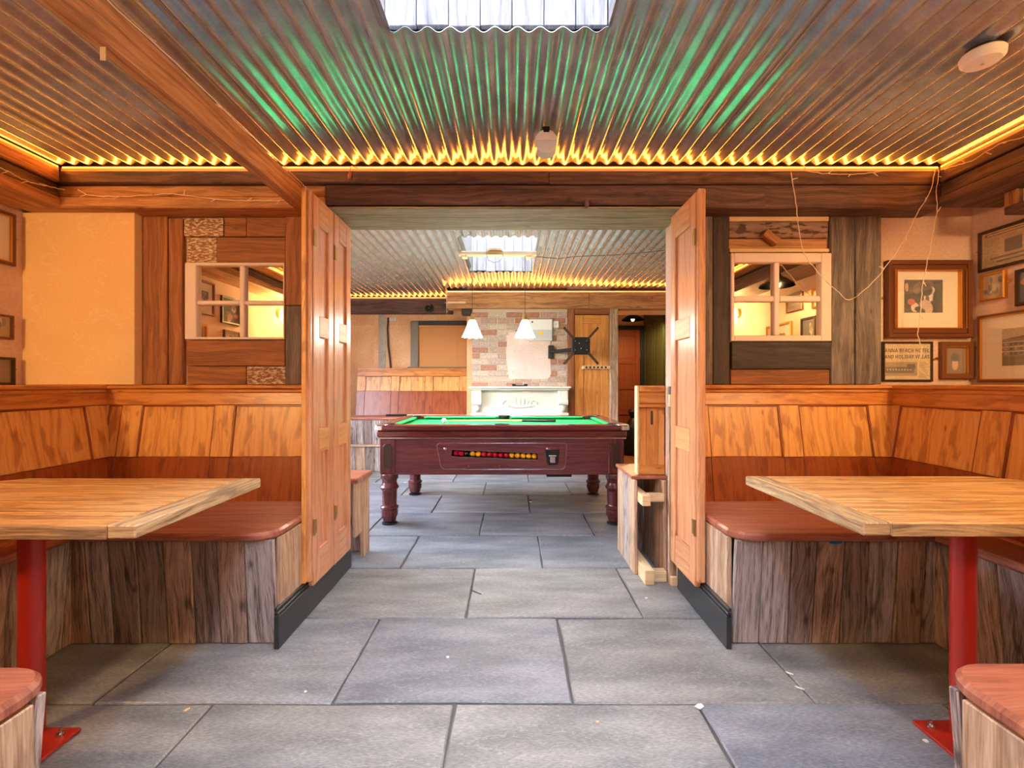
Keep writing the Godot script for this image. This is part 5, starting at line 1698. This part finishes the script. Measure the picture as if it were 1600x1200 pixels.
func build_loose_wood() -> void:
	var b := thing("bench_carcass", "upended bench carcass of pale planks behind the right door leaf", "bench", Vector3(0.83, 0, -2.85))
	D(b, "side_plank", 0.735, 0.757, 0.0, 0.57, 2.7, 2.83, M["rustic_pale"], 1, 0.004)
	D(b, "side_plank", 0.737, 0.757, 0.0, 0.57, 2.832, 2.97, M["rustic"], 1, 0.004)
	D(b, "side_plank", 0.735, 0.757, 0.0, 0.57, 2.972, 3.12, M["rustic_pale"], 1, 0.004)
	D(b, "seat_plank", 0.725, 0.945, 0.57, 0.592, 2.72, 3.14, M["seat"], 2, 0.006)
	D(b, "inner_plank", 0.9, 0.922, 0.0, 0.57, 2.66, 3.1, M["rustic_pale"], 1, 0.004)
	D(b, "back_plank", 0.757, 0.9, 0.0, 0.57, 3.05, 3.07, M["rustic"], 1, 0.004)
	D(b, "batten", 0.757, 0.805, 0.44, 0.5, 2.6, 3.05, M["pale_wood"], 2, 0.003)
	D(b, "batten", 0.805, 0.9, 0.455, 0.5, 2.64, 2.69, M["pale_wood"], 0, 0.003)
	D(b, "batten", 0.76, 0.815, 0.0, 0.085, 2.56, 3.0, M["pale_wood"], 2, 0.003)
	D(b, "batten", 0.815, 0.9, 0.0, 0.06, 2.6, 2.66, M["pale_wood"], 0, 0.003)
	var t := thing("tall_plank", "tall narrow pale plank propped beside the right door leaf", "plank", Vector3(0.925, 0, -2.58))
	D(t, "plank", 0.902, 0.945, 0.0, 1.02, 2.575, 2.597, M["rustic_pale"], 1, 0.003)
	D(t, "cleat", 0.902, 0.945, 1.02, 1.09, 2.565, 2.597, M["pale_wood"], 1, 0.003)
	var m := MB.new()
	m.lathe([Vector2(0, 0.045), Vector2(0.014, 0.045), Vector2(0.016, 0.04), Vector2(0.016, 0.0), Vector2(0, 0)], 14)
	put(m, "black_cap", M["black_plastic"], t, Vector3(0.92, 1.09, -2.58))
	D(t, "foot_block", 0.905, 0.945, 0.0, 0.05, 2.545, 2.574, M["pale_wood"], 0, 0.003)
	b = thing("settle_section", "cut section of orange settle back standing on the bench carcass", "panel", Vector3(0.85, 0.592, -2.76))
	D(b, "edge_strip", 0.765, 0.778, 0.592, 1.14, 2.74, 2.8, M["pale_wood"], 1, 0.003)
	D(b, "cap", 0.778, 0.94, 1.1, 1.14, 2.73, 2.79, M["settle_rail"], 0, 0.008)
	D(b, "top_rail", 0.778, 0.94, 1.03, 1.1, 2.745, 2.79, M["settle_rail"], 0, 0.004)
	D(b, "lip", 0.778, 0.94, 1.005, 1.03, 2.73, 2.79, M["settle_rail"], 0, 0.006)
	D(b, "panel_board", 0.778, 0.826, 0.65, 1.005, 2.76, 2.79, M["pine"], 1, 0.003)
	D(b, "panel_board", 0.826, 0.9, 0.65, 1.005, 2.757, 2.79, M["pine"], 1, 0.003)
	D(b, "panel_board", 0.9, 0.94, 0.65, 1.005, 2.76, 2.79, M["settle"], 1, 0.003)
	D(b, "bottom_rail", 0.778, 0.94, 0.592, 0.65, 2.755, 2.79, M["pine"], 0, 0.003)
	D(b, "burnt_mark", 0.853, 0.868, 0.9, 0.985, 2.7555, 2.7575, M["timber_dark"], 1, 0.0005)
	# bench end that peeps out behind the left leaves
	b = thing("bench_stub", "pale bench end peeping out beyond the left door leaves", "bench", Vector3(-1.2, 0, -2.95))
	D(b, "seat", -1.6, -0.972, 0.52, 0.552, 2.82, 3.12, M["seat"], 0, 0.008)
	for k in 2:
		D(b, "end_board", -1.005, -0.985, 0.18 if k == 0 else 0.0, 0.52, 2.83 + k * 0.14, 2.968 + k * 0.13, M["rustic_pale"], 1, 0.003)
	for k in 5:
		D(b, "front_board", -1.6 + k * 0.12, -1.482 + k * 0.12, 0.0, 0.52, 3.08, 3.1, M[["rustic", "rustic_pale"][k % 2]], 1, 0.003)


func build_small_things() -> void:
	# smoke alarm on the tin
	var t := thing("smoke_alarm", "round white smoke alarm on the tin ceiling at right", "smoke alarm", Vector3(1.67, 2.335, -1.59))
	var m := MB.new()
	m.lathe([Vector2(0, 0.0), Vector2(0.05, 0.0), Vector2(0.05, -0.012), Vector2(0, -0.012)], 28)
	put(m, "base", M["black_plastic"], t, Vector3(1.67, 2.336, -1.59))
	m = MB.new()
	m.lathe([Vector2(0, 0.0), Vector2(0.058, 0.0), Vector2(0.062, -0.006), Vector2(0.06, -0.024), Vector2(0.05, -0.034), Vector2(0.02, -0.037), Vector2(0, -0.037)], 32)
	put(m, "cover", M["white_plastic"], t, Vector3(1.67, 2.324, -1.59))
	m = MB.new()
	m.lathe([Vector2(0.006, 0.0), Vector2(0.006, -0.003), Vector2(0, -0.003)], 10)
	put(m, "button", M["grey_plastic"], t, Vector3(1.67, 2.287, -1.59))
	# motion sensor
	t = thing("motion_sensor", "white motion sensor with rounded lens under the tin ceiling", "sensor", Vector3(0.157, 2.335, -2.08))
	D(t, "bracket", 0.14, 0.174, 2.3, 2.337, 2.06, 2.1, M["black_plastic"], 1, 0.003)
	m = MB.new()
	m.plate(PackedVector2Array([Vector2(-0.05, -0.018), Vector2(-0.03, 0.006), Vector2(-0.014, 0.012), Vector2(-0.013, 0.002), Vector2(0.013, 0.002), Vector2(0.014, 0.012), Vector2(0.03, 0.006), Vector2(0.05, -0.018), Vector2(0.052, -0.034), Vector2(-0.052, -0.034)]), -0.035, 0.035, 0.004, 0, Vector2.ZERO, 2)
	put(m, "housing", M["white_plastic"], t, Vector3(0.157, 2.3, -2.08))
	m = MB.new()
	var lens := PackedVector2Array()
	for k in 13:
		var a := PI + PI * k / 12.0
		lens.append(Vector2(cos(a) * 0.05, -0.052 + sin(a) * 0.04 if k > 0 and k < 12 else -0.034))
	m.plate(lens, -0.032, 0.036, 0.006, 0, Vector2.ZERO, 2)
	put(m, "lens", M["lens_plastic"], t, Vector3(0.157, 2.3, -2.08))
	# wood-framed white panel hung below the right beam
	t = thing("service_box", "white wall box in a wooden surround under the right wall beam", "wall box", Vector3(2.56, 2.03, -2.1))
	D(t, "post", 2.48, 2.52, 2.04, 2.112, 2.2, 2.26, M["beam_light"], 1, 0.004)
	D(t, "bottom_rail", 2.48, 2.67, 2.0, 2.04, 1.6, 2.26, M["beam"], 2, 0.004)
	D(t, "batten", 2.505, 2.53, 2.04, 2.112, 2.1, 2.2, M["pale_wood"], 1, 0.004)
	D(t, "panel", 2.52, 2.545, 2.042, 2.112, 1.6, 2.13, M["white_plastic"], 2, 0.01)
	# fairy lights
	var d := -2.425
	fairy("fairy light cable looping down over the right mirrored window", [Vector3(1.51, 2.3, d), Vector3(1.53, 2.2, d - 0.004), Vector3(1.556, 2.083, d - 0.02), Vector3(1.607, 1.893, d - 0.05), Vector3(1.694, 1.772, d - 0.06), Vector3(1.8, 1.668, d - 0.06), Vector3(1.874, 1.617, d - 0.06), Vector3(1.988, 1.703, d - 0.06), Vector3(2.057, 1.79, d - 0.05), Vector3(2.16, 1.945, d - 0.04), Vector3(2.212, 2.083, d - 0.02), Vector3(2.264, 2.187, d - 0.003), Vector3(2.29, 2.31, d)], 8)
	fairy("fairy light cable hanging straight down in front of the gilt frame", [Vector3(2.31, 2.31, d), Vector3(2.3, 2.18, d - 0.003), Vector3(2.31, 2.1, d - 0.01), Vector3(2.3, 1.85, d - 0.05), Vector3(2.28, 1.71, d - 0.06), Vector3(2.262, 1.5, d - 0.06), Vector3(2.25, 1.43, d - 0.06), Vector3(2.272, 1.34, d - 0.06), Vector3(2.255, 1.25, d - 0.06), Vector3(2.3, 1.19, d - 0.06)], 8)
	fairy("short fairy light cable sagging along the beam above the right window", [Vector3(1.56, 2.31, d), Vector3(1.66, 2.292, d), Vector3(1.76, 2.286, d), Vector3(1.9, 2.288, d), Vector3(2.05, 2.308, d)], 6)
	fairy("fairy light cable along the right wall beam", [Vector3(2.3, 2.3, -2.4), Vector3(2.306, 2.285, -2.33), Vector3(2.306, 2.27, -2.25), Vector3(2.306, 2.285, -2.12), Vector3(2.306, 2.262, -2.0), Vector3(2.306, 2.29, -1.85)], 5)
	fairy("fairy light cable along the left wall beam", [Vector3(-2.442, 2.17, -2.05), Vector3(-2.44, 2.18, -2.15), Vector3(-2.44, 2.172, -2.25), Vector3(-2.44, 2.19, -2.36), Vector3(-2.42, 2.2, -2.42)], 6)
	fairy("fairy light cable sagging along the beam above the left window", [Vector3(-2.35, 2.2, d), Vector3(-2.28, 2.17, d), Vector3(-2.15, 2.165, d), Vector3(-2.0, 2.17, d), Vector3(-1.85, 2.18, d), Vector3(-1.65, 2.155, d), Vector3(-1.42, 2.14, d), Vector3(-1.2, 2.145, d)], 6)
	fairy("fairy light cable laid on top of the hung joist", [Vector3(-1.1, 2.2, -0.9), Vector3(-1.106, 2.2, -1.2), Vector3(-1.098, 2.2, -1.5), Vector3(-1.107, 2.2, -1.8), Vector3(-1.099, 2.2, -2.1), Vector3(-1.103, 2.2, -2.42)], 7)
	fairy("thin fairy light end hanging from the beam left of the far pendants", [Vector3(-0.84, 2.33, -5.775), Vector3(-0.84, 2.2, -5.775), Vector3(-0.845, 2.05, -5.78)], 5)
	# tape end and dried leaf
	t = thing("tape_scrap", "loose end of clear tape hanging from the joist", "tape", Vector3(-1.13, 2.1, -1.24))
	D(t, "strip", -1.14, -1.124, 2.045, 2.083, 1.239, 1.2402, M["tape"], 1, 0.0003)
	t = thing("dried_leaf", "dried brown leaf caught on the beam left of the middle", "leaf", Vector3(-0.87, 2.3, -2.43))
	m = MB.new()
	m.tube([Vector3.ZERO, Vector3(0.01, 0.03, 0.006), Vector3(0.045, 0.018, 0.008)], 0.002, 5)
	put(m, "stalk", M["beam_light"], t, Vector3(-0.88, 2.3, -2.43))
	m = MB.new()
	m.plate(PackedVector2Array([Vector2(0, 0), Vector2(0.012, -0.015), Vector2(0.008, -0.038), Vector2(-0.008, -0.05), Vector2(-0.013, -0.025)]), 0.0, 0.003, 0.001, 0, Vector2.ZERO, 2)
	put(m, "blade", M["seat"], t, Vector3(-0.88, 2.305, -2.428))
	# cables in the pool room
	wire("ceiling_cable", "thin dark cable strung under the pool room tin to the right", [Vector3(0.2, 2.375, -4.3), Vector3(0.45, 2.37, -4.36), Vector3(0.62, 2.375, -4.3), Vector3(0.95, 2.372, -4.25), Vector3(1.25, 2.377, -4.18), Vector3(1.7, 2.385, -4.0)], 0.004, "cable_dark")
	wire("ceiling_cable", "thin dark cable sagging just beyond the opening head", [Vector3(0.1, 2.385, -3.45), Vector3(0.25, 2.365, -3.48), Vector3(0.4, 2.36, -3.5), Vector3(0.55, 2.37, -3.5), Vector3(0.7, 2.388, -3.5)], 0.004, "cable_dark")
	wire("cable_loop", "grey flex looping below the lamp batten", [Vector3(-0.235, 2.5, -4.16), Vector3(-0.24, 2.36, -4.15), Vector3(-0.22, 2.3, -4.15), Vector3(-0.17, 2.275, -4.15), Vector3(-0.11, 2.29, -4.15), Vector3(-0.085, 2.335, -4.16), Vector3(-0.085, 2.355, -4.168)], 0.004, "cable_grey")
	t = thing("ceiling_fitting", "white conical electrical fitting on the lamp batten in the rooflight", "fitting", Vector3(-0.16, 2.388, -4.2))
	m = MB.new()
	m.lathe([Vector2(0, 0), Vector2(0.08, 0), Vector2(0.082, 0.012), Vector2(0.06, 0.07), Vector2(0.05, 0.115), Vector2(0.035, 0.13), Vector2(0, 0.132)], 20)
	put(m, "cover", M["white_plastic"], t, Vector3(-0.16, 2.392, -4.2))
	m = MB.new()
	m.lathe([Vector2(0, 0), Vector2(0.07, 0), Vector2(0.07, 0.005), Vector2(0, 0.005)], 20)
	put(m, "base", M["brass"], t, Vector3(-0.16, 2.387, -4.2))
	# scraps on the flagstones
	var bits := [
		["torn white paper scrap on the flagstone near the right table", 0.667, 1.594, 0.034, 0.02, 30.0, "paper"],
		["tiny cream chip in the middle of the front flagstones", -0.27, 1.882, 0.012, 0.01, 10.0, "paper"],
		["yellowish stub on the flagstone at left", -1.145, 1.577, 0.022, 0.009, 60.0, "pale_wood"],
		["round white speck on the left flagstone joint", -0.77, 1.67, 0.01, 0.01, 0.0, "paper"],
		["white splinter lying in the right hand joint", 1.1, 1.777, 0.03, 0.006, -40.0, "paper"],
		["second white splinter nearer in the right hand joint", 1.085, 1.69, 0.032, 0.006, -35.0, "paper"],
		["white pebble by the red base plate at right", 1.33, 1.44, 0.014, 0.012, 0.0, "paper"],
		["small pale crumb right of the middle joint", 0.29, 1.52, 0.01, 0.008, 0.0, "pale_wood"],
		["dark twig across the joint beyond the opening", -0.2, 2.47, 0.085, 0.006, -40.0, "timber_dark"],
		["pale crumb in front of the loose wood", 0.72, 2.4, 0.016, 0.01, 25.0, "paper"],
	]
	for e in bits:
		m = MB.new()
		m.plate(PackedVector2Array([Vector2(-0.5, -0.4), Vector2(0.1, -0.5), Vector2(0.5, -0.3), Vector2(0.42, 0.45), Vector2(-0.3, 0.5)]), 0.0, 1.0, 0.05)
		for k in m.v.size():
			m.v[k] = m.v[k] * Vector3(e[3], 0.004, e[4])
		var o := put(m, "floor_scrap", M[e[6]], self, Vector3(e[1], 0.001, -e[2]))
		o.rotation_degrees.y = e[5]
		tag(o, e[0], "scrap", "scraps on the flagstones")
	t = thing("chalk_cube", "small red cue chalk cube on the floor under the pool table", "chalk", Vector3(0.18, 0, -4.35))
	D(t, "cube", 0.168, 0.192, 0.001, 0.025, 4.338, 4.362, M["chalk_red"], 0, 0.002)
	D(t, "paper_band", 0.1675, 0.1925, 0.001, 0.018, 4.3375, 4.3625, M["paper"], 0, 0.002)
	t = thing("blue_clip", "small blue plastic clip under the edge of the right seat", "clip", Vector3(1.395, 0.46, -1.92))
	D(t, "clip", 1.375, 1.418, 0.462, 0.4708, 1.922, 1.945, M["blue_plastic"], 0, 0.002, Vector3(0, 0, 6))
